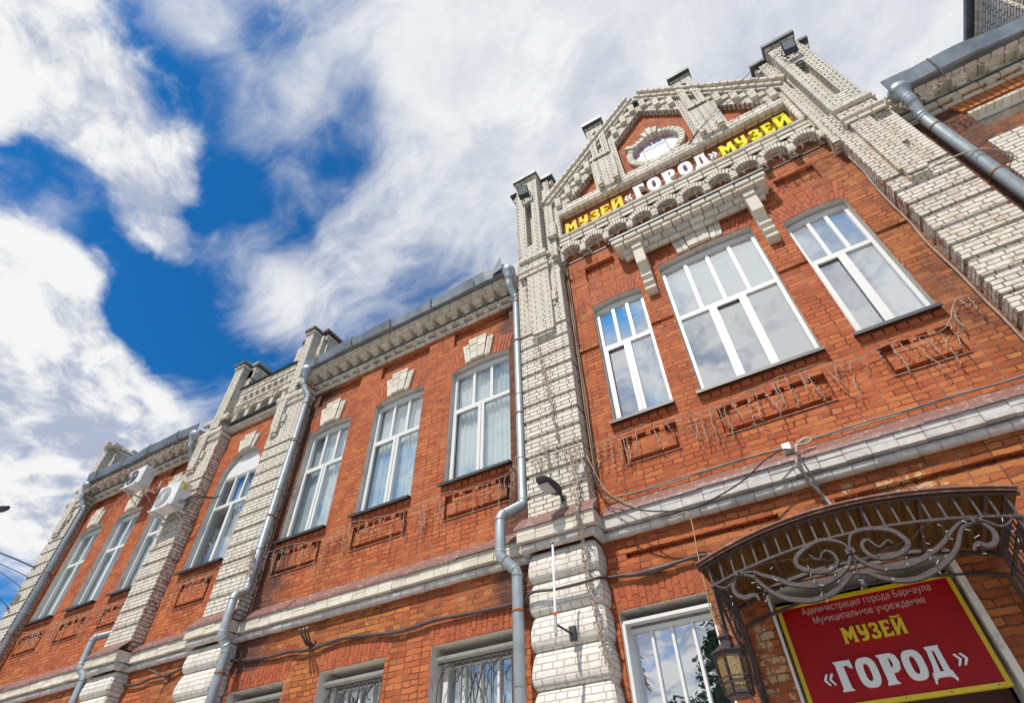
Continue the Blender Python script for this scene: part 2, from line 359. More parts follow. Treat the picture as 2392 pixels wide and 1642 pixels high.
# ------------------------------------------------------------------ mesh helpers
LAST = []
ONE = {'chain', 'crown', 'trunk',  'room_lining', 'brick_wall', 'curtain', 'crumbling_bricks', 'fan_grille', 'fan', 'letter', 'side_bracket', 'yoke', 'coolant_hose', 'cross_rafter_', 'frame'}
class MB:
    def __init__(s): s.v = []; s.f = []; s.mi = []; s.sm = []
    def add(s, vs, fs, mi=0, smooth=False):
        o = len(s.v); s.v += [tuple(p) for p in vs]
        for f in fs: s.f.append([i + o for i in f]); s.mi.append(mi); s.sm.append(smooth)
    def box(s, x0, x1, y0, y1, z0, z1, mi=0):
        s.add([(x0,y0,z0),(x1,y0,z0),(x1,y1,z0),(x0,y1,z0),(x0,y0,z1),(x1,y0,z1),(x1,y1,z1),(x0,y1,z1)],
              [(0,1,5,4),(1,2,6,5),(2,3,7,6),(3,0,4,7),(4,5,6,7),(3,2,1,0)], mi)
    def hexa(s, p, mi=0):    # 8 points: 4 front (ccw), 4 back
        s.add(p, [(0,1,2,3),(7,6,5,4),(0,4,5,1),(1,5,6,2),(2,6,7,3),(3,7,4,0)], mi)
    def quadblock(s, q, y0, y1, mi=0, ch=.008):   # q: four (x,z) corners; front edge chamfered
        cx = sum(a for a, b in q) / 4; cz = sum(b for a, b in q) / 4
        def inn(a, b):
            d = math.hypot(a - cx, b - cz) or 1; k = max(0, 1 - 1.4 * ch / d); return cx + (a - cx) * k, cz + (b - cz) * k
        A = [(a, y1, b) for a, b in q]; B = [(a, y0 + ch, b) for a, b in q]; D = [(inn(a, b)[0], y0, inn(a, b)[1]) for a, b in q]
        f = [(8, 9, 10, 11)]
        for i in range(4):
            j = (i + 1) % 4
            f += [(i, j, 4 + j, 4 + i), (4 + i, 4 + j, 8 + j, 8 + i)]
        s.add(A + B + D, f, mi)
    def plate(s, outer, holes, y0, y1, mi=0, side=None, hmi=None, back=False):
        """a slab standing in the facade plane: outline and holes in (x, z), from depth y0 to y1"""
        side = mi if side is None else side
        loops = [outer] + list(holes)
        tri = tessellate_polygon([[Vector((a, b, 0)) for a, b in lp] for lp in loops])
        flatp = [p for lp in loops for p in lp]
        s.add([(a, y0, b) for a, b in flatp], tri, mi)
        if back: s.add([(a, y1, b) for a, b in flatp], tri, mi)
        for k, lp in enumerate(loops):
            n = len(lp); m_ = side if k == 0 else (hmi[k - 1] if hmi else side)
            s.add([(a, y0, b) for a, b in lp] + [(a, y1, b) for a, b in lp], [(i, (i + 1) % n, n + (i + 1) % n, n + i) for i in range(n)], m_)
    def prof(s, pr, x0, x1, mi=0, cap=True, smooth=False):
        """profile of (y, z) points run along x"""
        n = len(pr)
        s.add([(x0, y, z) for y, z in pr] + [(x1, y, z) for y, z in pr], [(i, i + 1, n + i + 1, n + i) for i in range(n - 1)], mi, smooth)
        if cap:
            s.add([(x0, y, z) for y, z in pr], [tuple(range(n))], mi); s.add([(x1, y, z) for y, z in pr], [tuple(range(n))], mi)
    def loft(s, rings, mi=0, smooth=True, cap=True, closed=True):
        n = len(rings[0]); o = len(s.v)
        s.v += [tuple(p) for r in rings for p in r]
        for k in range(len(rings) - 1):
            for i in range(n if closed else n - 1):
                j = (i + 1) % n
                s.f.append([o + k*n + i, o + k*n + j, o + (k+1)*n + j, o + (k+1)*n + i]); s.mi.append(mi); s.sm.append(smooth)
        if cap:
            for k in (0, len(rings) - 1):
                s.f.append([o + k*n + i for i in range(n)]); s.mi.append(mi); s.sm.append(False)
    def tube(s, pts, r, n=8, mi=0, smooth=True, cap=True):
        pts = [Vector(p) for p in pts]; rings = []
        t0 = (pts[1] - pts[0]).normalized()
        up = Vector((0, 0, 1)) if abs(t0.z) < .9 else Vector((0, 1, 0))
        a = t0.cross(up).normalized()
        for i, p in enumerate(pts):
            if i == 0: t = t0
            elif i == len(pts) - 1: t = (pts[i] - pts[i-1]).normalized()
            else: t = ((pts[i+1] - p).normalized() + (p - pts[i-1]).normalized()).normalized()
            a = (a - t * a.dot(t)).normalized(); b_ = t.cross(a)
            rr = r[i] if isinstance(r, (list, tuple)) else r
            if 0 < i < len(pts) - 1:
                c = max(.5, (pts[i+1] - p).normalized().dot(t)); k = 1.0 / c
            else: k = 1
            rings.append([p + (a * math.cos(q) + b_ * math.sin(q)) * rr * (1 if k == 1 else min(k, 1.3)) for q in [2*math.pi*j/n for j in range(n)]])
        s.loft(rings, mi, smooth, cap)
    def lathe(s, prof, cx, cy, n=20, mi=0, smooth=True, cap=True):
        s.loft([[(cx + r*math.cos(2*math.pi*j/n), cy + r*math.sin(2*math.pi*j/n), z) for j in range(n)] for r, z in prof], mi, smooth, cap)
    def ribbon(s, pts, wd, y0, y1, mi=0):
        """forged flat bar lying in the facade plane along (x, z) points"""
        rings = []
        for i, p in enumerate(pts):
            q = pts[max(0, i-1)]; u = pts[min(len(pts)-1, i+1)]
            dx, dz = u[0]-q[0], u[1]-q[1]; L = math.hypot(dx, dz) or 1
            nx, nz = -dz/L, dx/L; h = (wd[i] if isinstance(wd, list) else wd) / 2
            ch = min(.004, h*.4)
            rings.append([(p[0]+nx*(h-ch), y0, p[1]+nz*(h-ch)), (p[0]+nx*h, y0+ch, p[1]+nz*h), (p[0]+nx*h, y1, p[1]+nz*h), (p[0]-nx*h, y1, p[1]-nz*h), (p[0]-nx*h, y0+ch, p[1]-nz*h), (p[0]-nx*(h-ch), y0, p[1]-nz*(h-ch))])
        s.loft(rings, mi, False, True)
    def sphere(s, c, r, n=10, mi=0):
        s.loft([[(c[0]+r*math.sin(a)*math.cos(2*math.pi*j/n), c[1]+r*math.sin(a)*math.sin(2*math.pi*j/n), c[2]+r*math.cos(a)) for j in range(n)] for a in [.05+ (math.pi-.1)*k/6 for k in range(7)]], mi, True, True)
    def rollrow(s, a, b, r, ln=.125, n=10, mi=0, gap=.006):
        """a moulding laid of separate half-round bricks from a to b"""
        a = Vector(a); b = Vector(b); L = (b-a).length; k = max(1, round(L/ln)); d = (b-a)/L
        for i in range(k):
            j = random.uniform(-.003, .003)
            p = a + d*(L*i/k + gap/2); q = a + d*(L*(i+1)/k - gap/2); off = Vector((0, j, j))
            rr = r + random.uniform(-.003, .003)
            s.tube([p+off, p+d*.008+off, q-d*.008+off, q+off], [rr*.9, rr, rr, rr*.9], n, mi)
    def blockrow(s, p0, p1, h0, h1, y0, y1, ln=.25, mi=0, gap=.013, ch=.010):
        """row of separate bricks along the line p0-p1 (x, z), reaching h0..h1 across it"""
        dx, dz = p1[0]-p0[0], p1[1]-p0[1]; L = math.hypot(dx, dz); dx /= L; dz /= L; k = max(1, round(L/ln))
        for i in range(k):
            a = L*i/k + gap/2; b = L*(i+1)/k - gap/2; jy = random.uniform(-.005, .005); jh = random.uniform(-.004, .004)
            P = lambda t, h: (p0[0]+dx*t - dz*h, p0[1]+dz*t + dx*h)
            s.quadblock([P(a, h0+jh), P(b, h0+jh), P(b, h1+jh), P(a, h1+jh)], y0+jy, y1, mi, ch)
    def clusters(s):
        n = len(s.v); par = list(range(n))
        def find(i):
            while par[i] != i: par[i] = par[par[i]]; i = par[i]
            return i
        for fc in s.f:
            r0 = find(fc[0])
            for i in fc[1:]:
                r1 = find(i)
                if r1 != r0: par[r1] = r0
        isl = {}
        for i in range(n): isl.setdefault(find(i), []).append(i)
        keys = list(isl); bb = []
        for k in keys:
            P = [s.v[i] for i in isl[k]]; lo = [min(p[j] for p in P) for j in range(3)]; hi = [max(p[j] for p in P) for j in range(3)]
            bb.append((lo, hi, max(hi[j]-lo[j] for j in range(3))))
        cp = list(range(len(keys)))
        def f2(i):
            while cp[i] != i: cp[i] = cp[cp[i]]; i = cp[i]
            return i
        for i in range(len(keys)):
            li, hi_, si = bb[i]
            for j in range(i):
                lj, hj, sj = bb[j]; lim = max(.02, .5*max(si, sj)); d2 = 0
                for k in range(3):
                    g = max(0, li[k]-hj[k], lj[k]-hi_[k]); d2 += g*g
                if d2 <= lim*lim:
                    a, c = f2(i), f2(j)
                    if a != c: cp[a] = c
        grp = {}
        for i, k in enumerate(keys): grp.setdefault(f2(i), set()).update(isl[k])
        return list(grp.values())
    def build(s, name, mats, parent=None, loc=None, rot=None):
        """pieces that stand apart become objects of their own (a part each)"""
        LAST.clear()
        if parent is not None and len(s.v) < 60000 and name not in ONE:
            cl = s.clusters()
            if len(cl) > 1:
                cl.sort(key=len, reverse=True)
                for g in cl:
                    m = MB(); ix = {}
                    for i in sorted(g): ix[i] = len(m.v); m.v.append(s.v[i])
                    for fc, mi, sm in zip(s.f, s.mi, s.sm):
                        if fc[0] in g: m.f.append([ix[i] for i in fc]); m.mi.append(mi); m.sm.append(sm)
                    LAST.append(m._build(name, mats, parent, loc))
                return LAST[0]
        o = s._build(name, mats, parent, loc); LAST.append(o); return o
    def _build(s, name, mats, parent=None, loc=None):
        me = bpy.data.meshes.new(name)
        ox = loc or (0, 0, 0)
        me.from_pydata([(x-ox[0], y-ox[1], z-ox[2]) for x, y, z in s.v], [], s.f)
        for k in (mats if isinstance(mats, (list, tuple)) else [mats]): me.materials.append(M[k])
        me.polygons.foreach_set('material_index', s.mi); me.polygons.foreach_set('use_smooth', s.sm)
        me.update()
        o = bpy.data.objects.new(name, me); C.objects.link(o); o.location = ox
        if parent is not None:
            o.parent = parent
            if parent.type == 'EMPTY': o.matrix_parent_inverse = Matrix.Translation(-Vector(parent.location))
            else: o.location = Vector(ox) - world_loc(parent)
        return o

def world_loc(o):
    p = Vector((0, 0, 0))
    while o is not None and o.type != 'EMPTY': p += Vector(o.location); o = o.parent
    return p

def bevel(o, wd=.006, seg=1):
    for q in (LAST if o in LAST else [o]):
        m = q.modifiers.new('bevel', 'BEVEL'); m.width = wd; m.segments = seg; m.limit_method = 'ANGLE'; m.angle_limit = R(40)
    return o
def tag(o, label, cat, group=None, kind=None):
    if label: o['label'] = label
    if cat: o['category'] = cat
    if group: o['group'] = group
    if kind: o['kind'] = kind
    return o
def thing(name, label, cat, loc, group=None):
    o = bpy.data.objects.new(name, None); C.objects.link(o); o.location = loc; o.empty_display_size = .2
    return tag(o, label, cat, group)
def single(mb, name, mats, label, cat, group=None):
    xs = [p[0] for p in mb.v]; ys = [p[1] for p in mb.v]; zs = [p[2] for p in mb.v]
    o = mb.build(name, mats, None, ((min(xs)+max(xs))/2, (min(ys)+max(ys))/2, min(zs)))
    return tag(o, label, cat, group)
def smooth(pts, n=5):
    out = []; P = [Vector(p) for p in pts]
    for i in range(len(P)-1):
        p0 = P[max(0, i-1)]; p1 = P[i]; p2 = P[i+1]; p3 = P[min(len(P)-1, i+2)]
        for k in range(n):
            t = k/n
            out.append(tuple(.5*((2*p1) + (p2-p0)*t + (2*p0-5*p1+4*p2-p3)*t*t + (3*p1-p0-3*p2+p3)*t**3)))
    out.append(tuple(P[-1])); return out
def rect(x0, x1, z0, z1): return [(x0, z0), (x1, z0), (x1, z1), (x0, z1)]
def seg_top(x0, x1, z0, z1, rise, n=8):
    """opening with a flat segmental head: springs at z1, crown at z1 + rise"""
    return [(x0, z0), (x1, z0)] + [(x1 + (x0-x1)*i/n, z1 + rise*(1-(2*i/n-1)**2)) for i in range(n+1)]
def arc_top(x0, x1, z0, zs, n=14):
    cx = (x0+x1)/2; r = (x1-x0)/2
    return [(x0, z0), (x1, z0)] + [(cx + r*math.cos(math.pi*i/n), zs + r*math.sin(math.pi*i/n)) for i in range(n+1)]

# ------------------------------------------------------------------ ground (structure)
def sheet(name, x0, x1, y0, y1, z, mat):
    mb = MB(); mb.add([(x0,y0,z),(x1,y0,z),(x1,y1,z),(x0,y1,z)], [(0,1,2,3)]); o = mb.build(name, mat); o['kind'] = 'structure'; return o
sheet('ground', -900, 900, -900, 900, -.15, 'asphalt')
mb = MB(); mb.box(-40, 30, -12.5, -.02, -.146, 0); sheet_ = mb.build('bounce_pavement', 'paving'); sheet_['kind'] = 'structure'  # unseen paving, made wide and pale to bounce light up under the mouldings
mb = MB(); mb.box(-40, 30, -12.66, -12.502, -.146, .012); k_ = mb.build('kerb', 'kerb'); k_['kind'] = 'structure'

# ------------------------------------------------------------------ the museum building
bld = thing('museum_building', 'two storey red brick museum with white brick pilasters, gabled parapet and tall white windows', 'building', (-3.0, 0, 0))
XC = .2
WB = [(-8.15, -7.04), (-6.42, -5.25), (-4.61, -3.40)]                 # upper windows, middle wing
WD = [(-16.10, -15.10), (-14.55, -13.58), (-13.02, -12.02)]           # upper windows, far wing
WC = [(-1.75, -.90, 6.32, 8.83), (-.53, .98, 6.32, 9.14), (1.39, 2.24, 6.36, 8.88)]
WG = [(-8.27, -7.13), (-6.46, -5.33), (-4.59, -3.42)]                 # ground floor, middle wing
PORTAL = (-.56, .97)
ops = []                                                              # openings through the wall
for x0, x1 in WB: ops.append(seg_top(x0, x1, 6.28, 8.68, .06))
for x0, x1 in WD: ops.append(seg_top(x0, x1, 6.42, 8.66, .05))
for x0, x1, z0, z1 in WC: ops.append(seg_top(x0, x1, z0, z1 - .03, .055))
ops.append(arc_top(-10.80, -9.60, 6.35, 8.48))
for x0, x1 in WG: ops.append(rect(x0, x1, 2.2, 3.98))
ops.append(rect(-2.09, -1.11, 2.15, 3.90))
for x0, x1 in ((-16.0, -14.9), (-14.4, -13.3)): ops.append(rect(x0, x1, 2.2, 3.98))
ops.append(rect(PORTAL[0], PORTAL[1], .02, 3.79))
ops.append(rect(4.14, 5.9, 9.02, 9.46))
# blind panels sunk in the skin of the wall
pan = []
def teeth(x0, x1, z0, z1, n=3, tw=.07, th=.06):
    p = [(x0, z0), (x1, z0), (x1, z1)]
    w_ = (x1 - x0) / (n + 1)
    for i in range(n):
        c = x1 - w_*(i+1)
        p += [(c+tw/2, z1), (c+tw/2, z1-th), (c-tw/2, z1-th), (c-tw/2, z1)]
    return p + [(x0, z1)]
for x0, x1 in WB:
    pan.append(rect(x0-.02, x1+.02, 9.38, 9.74)); pan.append(teeth(x0+.05, x1-.02, 5.66, 6.08))
for x0, x1 in WD[:2]:
    pan.append(rect(x0-.02, x1+.02, 9.28, 9.62)); pan.append(teeth(x0+.02, x1-.02, 5.72, 6.14))
pan.append(rect(WD[2][0]-.02, -11.95, 9.28, 9.62)); pan.append(teeth(WD[2][0], -12.0, 5.72, 6.14))
pan.append(teeth(-10.6, -9.75, 5.62, 6.1, 4))
pan += [rect(-1.76, -1.2, 9.50, 9.92), rect(1.62, 2.22, 9.50, 9.92)]
pan += [teeth(-1.70, -.95, 5.62, 6.04), teeth(-.42, .85, 5.60, 6.02, 5), teeth(1.45, 2.2, 5.66, 6.10)]
pan += [rect(-1.9, -.2, 4.44, 4.505), rect(.35, 2.4, 4.44, 4.505), rect(-1.0, -.85, 3.3, 3.365)]
XL, XR = -17.05, 12.0
gable = [(XL, 0), (XR, 0), (XR, 10.3), (3.3, 10.3), (3.3, 11.6), (2.75, 12.35), (XC, 15.15), (-2.35, 12.35), (-2.95, 11.6), (-2.95, 10.3), (-8.5, 10.3), (-8.9, 11.0), (-11.4, 11.0), (-11.8, 10.0), (XL, 10.0)]
GH = [[(-1.90, 12.11), (-1.16, 12.11), (-1.16, 12.89)], [(-.53, 12.13), (.94, 12.13), (.94, 13.57), (XC, 14.45), (-.53, 13.57)], [(1.57, 12.11), (2.34, 12.11), (1.57, 12.92)]]
circ = lambda cx, cz, r, n=32: [(cx + r*math.cos(2*math.pi*i/n), cz + r*math.sin(2*math.pi*i/n)) for i in range(n)]
OV = (.22, 12.72)
core_ops = ops + [circ(OV[0], OV[1], .49)]
mb = MB()
HM = [2 if max(q[1] for q in o_) < 4.1 and o_[0][0] != PORTAL[0] else 1 for o_ in ops] + [1]
mb.plate(gable, core_ops, .075, .42, 0, 0, HM)
skin_ops = ops + [circ(OV[0], OV[1], .49)] + pan
mb.plate(gable, skin_ops, 0, .075, 0, 0, HM + [0]*len(pan))
mb.box(XL, XL+.4, .42, 9.6, 0, 10.0); mb.box(XR-.4, XR, .42, 9.6, 0, 10.3); mb.box(XL, XR, 9.6, 10, 0, 10.0)
mb.build('brick_wall', ['red', 'plaster', 'whitepl'], bld)
mb = MB()
mb.prof([(.1, 10.0), (5, 11.9), (9.9, 10.0), (9.9, 9.9), (5, 11.8), (.1, 9.9)], XL, XR, 0)
mb.build('roof', 'roof', bld)
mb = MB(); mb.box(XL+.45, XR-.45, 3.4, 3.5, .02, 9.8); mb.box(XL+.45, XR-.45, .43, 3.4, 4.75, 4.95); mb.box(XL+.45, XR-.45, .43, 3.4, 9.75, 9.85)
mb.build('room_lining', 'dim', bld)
# ------------------------------------------------------------------ windows (parts of the building)
def wavy(x0, x1, z0, z1, y, amp=.018, per=.09, n=None):
    n = n or max(8, int((x1-x0)/.012)); ph = random.random()*6; vs = []; fs = []
    for i in range(n+1):
        x = x0 + (x1-x0)*i/n; d = amp*math.sin(x/per*6.283+ph) + amp*.5*math.sin(x/per*2.3+ph*2)
        vs += [(x, y+d, z0), (x, y+d*.7, z1)]
    for i in range(n): fs.append((2*i, 2*i+2, 2*i+3, 2*i+1))
    return vs, fs
def window(x0, x1, z0, z1, zt, nt, nb, top='rect', rise=.09, curtain=None, glass='glass', film=False, sash=None, name='window', yf=.11, wide=.055, mw=.038):
    yb = yf + .07; outer = {'rect': lambda: rect(x0+.004, x1-.004, z0+.012, z1), 'seg': lambda: seg_top(x0+.004, x1-.004, z0+.012, z1, rise), 'arc': lambda: arc_top(x0+.004, x1-.004, z0+.012, z1)}[top]()
    holes = []; zl = z0 + .012 + wide
    W = x1-x0-2*wide
    for k in range(nt):
        a = x0+wide+W*k/nt + (.026 if k else 0); b_ = x0+wide+W*(k+1)/nt - (.026 if k < nt-1 else 0)
        holes.append(rect(a, b_, zt+.035, z1-wide*(1.1 if top != 'arc' else .6)))
    for k in range(nb):
        a = x0+wide+W*k/nb + (mw if k else 0); b_ = x0+wide+W*(k+1)/nb - (mw if k < nb-1 else 0)
        holes.append(rect(a, b_, zl, zt-.035))
    mb = MB(); mb.plate(outer, holes, yf, yb, 0, back=True)
    if sash is not None:                                              # the opening leaf stands proud of the frame
        h = holes[nt+sash]; a, b_, c_, d_ = h[0][0], h[1][0], h[0][1], h[2][1]
        mb.plate(rect(a-.022, b_+.022, c_-.022, d_+.022), [rect(a+.034, b_-.034, c_+.034, d_-.034)], yf-.016, yf+.01, 0)
    fr = mb.build(name, 'upvc', bld); bevel(fr, .006)
    mb = MB(); mb.add([(x0+.02, yf+.035, z0+.03), (x1-.02, yf+.035, z0+.03), (x1-.02, yf+.035, z1-.01), (x0+.02, yf+.035, z1-.01)], [(0,1,2,3)]); mb.build('pane', glass, fr)
    if film:
        mb = MB(); ztop = z1 - .02
        mb.add([(x0+.02, yf+.062, zt), (x1-.02, yf+.062, zt), (x1-.02, yf+.062, ztop), (x0+.02, yf+.062, ztop)], [(0,1,2,3)]); mb.build('frosted_film', 'film', fr)
    if curtain:
        mb = MB()
        for a, b_, zz0, zz1 in curtain:
            vs, fs = wavy(a, b_, zz0, zz1, yf+.13); mb.add(vs, fs, 0, True)
        mb.build('curtain', 'curtain', fr)
    return fr
def sill(fr, x0, x1, z, ov=.05, dep=.09):
    mb = MB(); x0 -= ov; x1 += ov*.35
    mb.prof([(.13, z+.03), (-dep, z+.004), (-dep-.004, z-.045), (-dep+.010, z-.047), (-dep+.014, z-.012), (.02, z-.004)], x0, x1)
    mb.build('sill', 'sill', fr)
for k, (x0, x1) in enumerate(WB):
    f = window(x0, x1, 6.28, 8.66, 7.80, 3, 2, 'seg', .05, [(x0+.03, x1-.03, 6.3, 8.6)], 'glass', sash=0)
    sill(f, x0, x1, 6.28)
for k, (x0, x1) in enumerate(WD):
    f = window(x0, x1, 6.42, 8.63, 7.80, 2, 2, 'seg', .04, [(x0+.03, x1-.03, 6.45, 8.6)], 'glass'); sill(f, x0, x1, 6.42)
f = window(*WC[0][:2], 6.32, 8.78, 7.87, 3, 2, 'seg', .045, [(-1.35, -.93, 6.34, 7.86)], 'glass_d', True, sash=0); sill(f, -1.75, -.90, 6.32)
f = window(*WC[1][:2], 6.32, 9.09, 7.88, 4, 3, 'seg', .045, None, 'glass_d', True, sash=1); sill(f, -.53, .98, 6.32)
f = window(*WC[2][:2], 6.36, 8.83, 7.91, 3, 2, 'seg', .045, [(1.95, 2.2, 6.4, 7.9)], 'glass_d', True, sash=0); sill(f, 1.39, 2.24, 6.36)
f = window(-10.80, -9.60, 6.35, 8.48, 7.77, 3, 2, 'arc', curtain=[(-10.4, -9.95, 6.4, 8.4)], glass='glass'); sill(f, -10.80, -9.60, 6.35)
mb = MB(); mb.plate(arc_top(-10.74, -9.66, 8.45, 8.48)[2:] , [], .095, .12); mb.build('arched_white_panel', 'upvc', f)
f = window(4.14, 5.9, 9.02, 9.45, 9.04, 2, 1, 'rect', .12, None, 'glass_d', wide=.03)
# ground floor windows of the middle wing
gw = []
for x0, x1 in WG + [(-16.0, -14.9), (-14.4, -13.3)]:
    f = window(x0+.03, x1-.03, 2.2, 3.86, 3.80, 1, 4, 'rect', curtain=[(x0+.03, x1-.03, 2.2, 3.8)], glass='glass', yf=.24, wide=.075, mw=.018)
    mb = MB(); mb.box(x0+.002, x1-.002, .10, .26, 3.84, 3.875); mb.build('head_ledge', 'whitepl', f)
f = window(-2.09, -1.11, 2.15, 3.80, 3.74, 1, 4, 'rect', glass='glass_d', yf=.16, wide=.05, mw=.014)
mb = MB(); mb.box(-2.085, -1.115, .06, .18, 3.775, 3.81); mb.box(-2.086, -2.05, .02, .16, 2.15, 3.774); mb.build('head_ledge', 'upvc', f)
mb = MB(); mb.add([(-2.06, .30, 2.2), (-1.14, .30, 2.2), (-1.14, .30, 3.8), (-2.06, .30, 3.8)], [(0,1,2,3)]); mb.build('dark_backing', 'dim', f)  # dark sheet close behind the glass

# ------------------------------------------------------------------ brick arches over the windows
def fan(mb, cx, zb, half, h, rise, n, skip, mi=0, y0=-.006, spread=.28):
    """bricks on end over a flat arch; skip = share of the middle left for the keystone"""
    for i in range(n):
        ta, tb = -1 + 2*i/n, -1 + 2*(i+1)/n
        if abs((ta+tb)/2) < skip: continue
        g = .006/half
        P = lambda t, u: (cx + t*(half + spread*u*half*0.6), zb + rise*(1-t*t) + u*h)
        for u0, u1 in (((0, .52), (.53, 1)) if i % 2 else ((0, .30), (.31, 1))):
            mb.quadblock([P(ta+g, u0), P(tb-g, u0), P(tb-g, u1), P(ta+g, u1)], y0 + random.uniform(-.003, .003), .02, mi, .005)
mb = MB()
for x0, x1 in WB: fan(mb, (x0+x1)/2, 8.68, (x1-x0)/2+.02, .40, .06, 18, .38)
for x0, x1 in WD: fan(mb, (x0+x1)/2, 8.66, (x1-x0)/2+.02, .38, .05, 18, .34)
for k in (0, 2): x0, x1, z0, z1 = WC[k]; fan(mb, (x0+x1)/2, z1-.03, (x1-x0)/2+.02, .36, .055, 16, -1, spread=.5)
x0, x1, z0, z1 = WC[1]; fan(mb, (x0+x1)/2, z1-.03, (x1-x0)/2+.02, .30, .055, 26, .50)
for x0, x1 in WG: fan(mb, (x0+x1)/2, 3.985, (x1-x0)/2+.03, .24, 0, 16, -1, spread=.06)
fan(mb, -1.60, 3.905, .52, .24, 0, 14, -1, spread=.06)
for i in range(22):                                                   # round arch of the narrow bay
    a, b_ = math.pi*i/22, math.pi*(i+1)/22
    if abs((a+b_)/2 - math.pi/2) < .36: continue
    q = [(-10.2 + r*math.cos(t), 8.48 + r*math.sin(t)) for r, t in ((.615, a+.008), (.615, b_-.008), (.86, b_-.006), (.86, a+.006))]
    mb.quadblock(q, -.006, .02, 0, .005)
mb.build('brick_arches', 'rblock', bld)
mb = MB(); fan(mb, 5.02, 9.50, .92, .40, .0, 22, -1, y0=-.035, spread=.2); mb.build('orange_brick_arch', 'oblock', bld)
mb = MB()
for i in range(17): mb.box(4.145+.103*i, 4.242+.103*i, -.022, .10, 9.405, 9.458)
mb.build('white_arch_soffit', 'wblock', bld)
mb = MB()
for p in pan:
    if len(p) > 8:
        xs_ = [q[0] for q in p]; z_0 = min(q[1] for q in p)
        mb.box(min(xs_)+.002, max(xs_)-.002, -.016, .074, z_0+.001, z_0+.012)
mb.build('panel_ledge', 'ledge', bld)
mb = MB()
for p in pan:
    if len(p) > 8:
        xs_ = [q[0] for q in p]; zs_ = [q[1] for q in p]; a, b_ = min(xs_), max(xs_)
        mb.plate([(a+.05, min(zs_)+.085), (b_-.05, min(zs_)+.085), (b_-.05, max(zs_)-.145), (b_-.14, max(zs_)-.145), (b_-.14, max(zs_)-.085), (a+.14, max(zs_)-.085), (a+.14, max(zs_)-.145), (a+.05, max(zs_)-.145)], [], -.004, .074)
mb.build('raised_panel', 'red', bld)
# white keystones
def keystone(cx, zb, wb, wt, h, fl=True, y=-.05, wing=.11):
    mb = MB()
    def col(a0, a1, b0, b1, z0, z1, yy, rows):
        for r in range(rows):
            u0, u1 = r/rows, (r+1)/rows
            for s_ in range(2):
                v0, v1 = s_*.5, (s_+1)*.5
                L = lambda u, v: (a0+(a1-a0)*v)*(1-u) + (b0+(b1-b0)*v)*u
                uu0, uu1 = (u0, u1) if s_ == 0 else (min(1, max(0, u0 + (.5/rows if r else 0))), min(1, u1+.5/rows))
                if uu1 - uu0 < .02: continue
                mb.quadblock([(L(uu0, v0)+.003, z0+(z1-z0)*uu0+.003), (L(uu0, v1)-.003, z0+(z1-z0)*uu0+.003), (L(uu1, v1)-.003, z0+(z1-z0)*uu1-.003), (L(uu1, v0)+.003, z0+(z1-z0)*uu1-.003)], yy+random.uniform(-.004, .004), .02, 0, .005)
    col(cx-wb, cx+wb, cx-wt, cx+wt, zb, zb+h, y-.02, 3)
    if fl:
        col(cx+wb+.004, cx+wb+wing, cx+wt+.006, cx+wt+wing+.03, zb-.02, zb+h-.10, y, 2)
        col(cx-wb-wing, cx-wb-.004, cx-wt-wing-.03, cx-wt-.006, zb-.02, zb+h-.10, y, 2)
    return mb.build('keystone', 'wblock', bld)
for x0, x1 in WB: keystone((x0+x1)/2-.03, 8.76, .15, .20, .54)
for x0, x1 in WD: keystone((x0+x1)/2, 8.72, .13, .17, .46)
keystone(-10.2, 9.06, .14, .19, .42)
keystone(.215, 9.20, .18, .20, .50, True, -.04, .19)

# string course between the upper windows of the museum front
mb = MB()
for a, b_ in ((-2.16, -1.76), (-.89, -.54), (.99, 1.38), (2.25, 2.62)): mb.box(a, b_, -.03, .02, 7.87, 7.95)
mb.build('string_course', 'red', bld)
# worn brick courses under the sills
mb = MB()
for x0, x1, z in [(a, b_, 6.20) for a, b_ in WB] + [(WC[0][0], WC[0][1], 6.235), (WC[1][0], WC[1][1], 6.235), (WC[2][0], WC[2][1], 6.275)] + [(a, b_, 6.34) for a, b_ in WD]:
    mb.blockrow((x0-.02, z-.035), (x1+.02, z-.035), 0, .075, -.035, .02, .13, 0, .012, .014)
mb.build('sill_course', 'rblock', bld)

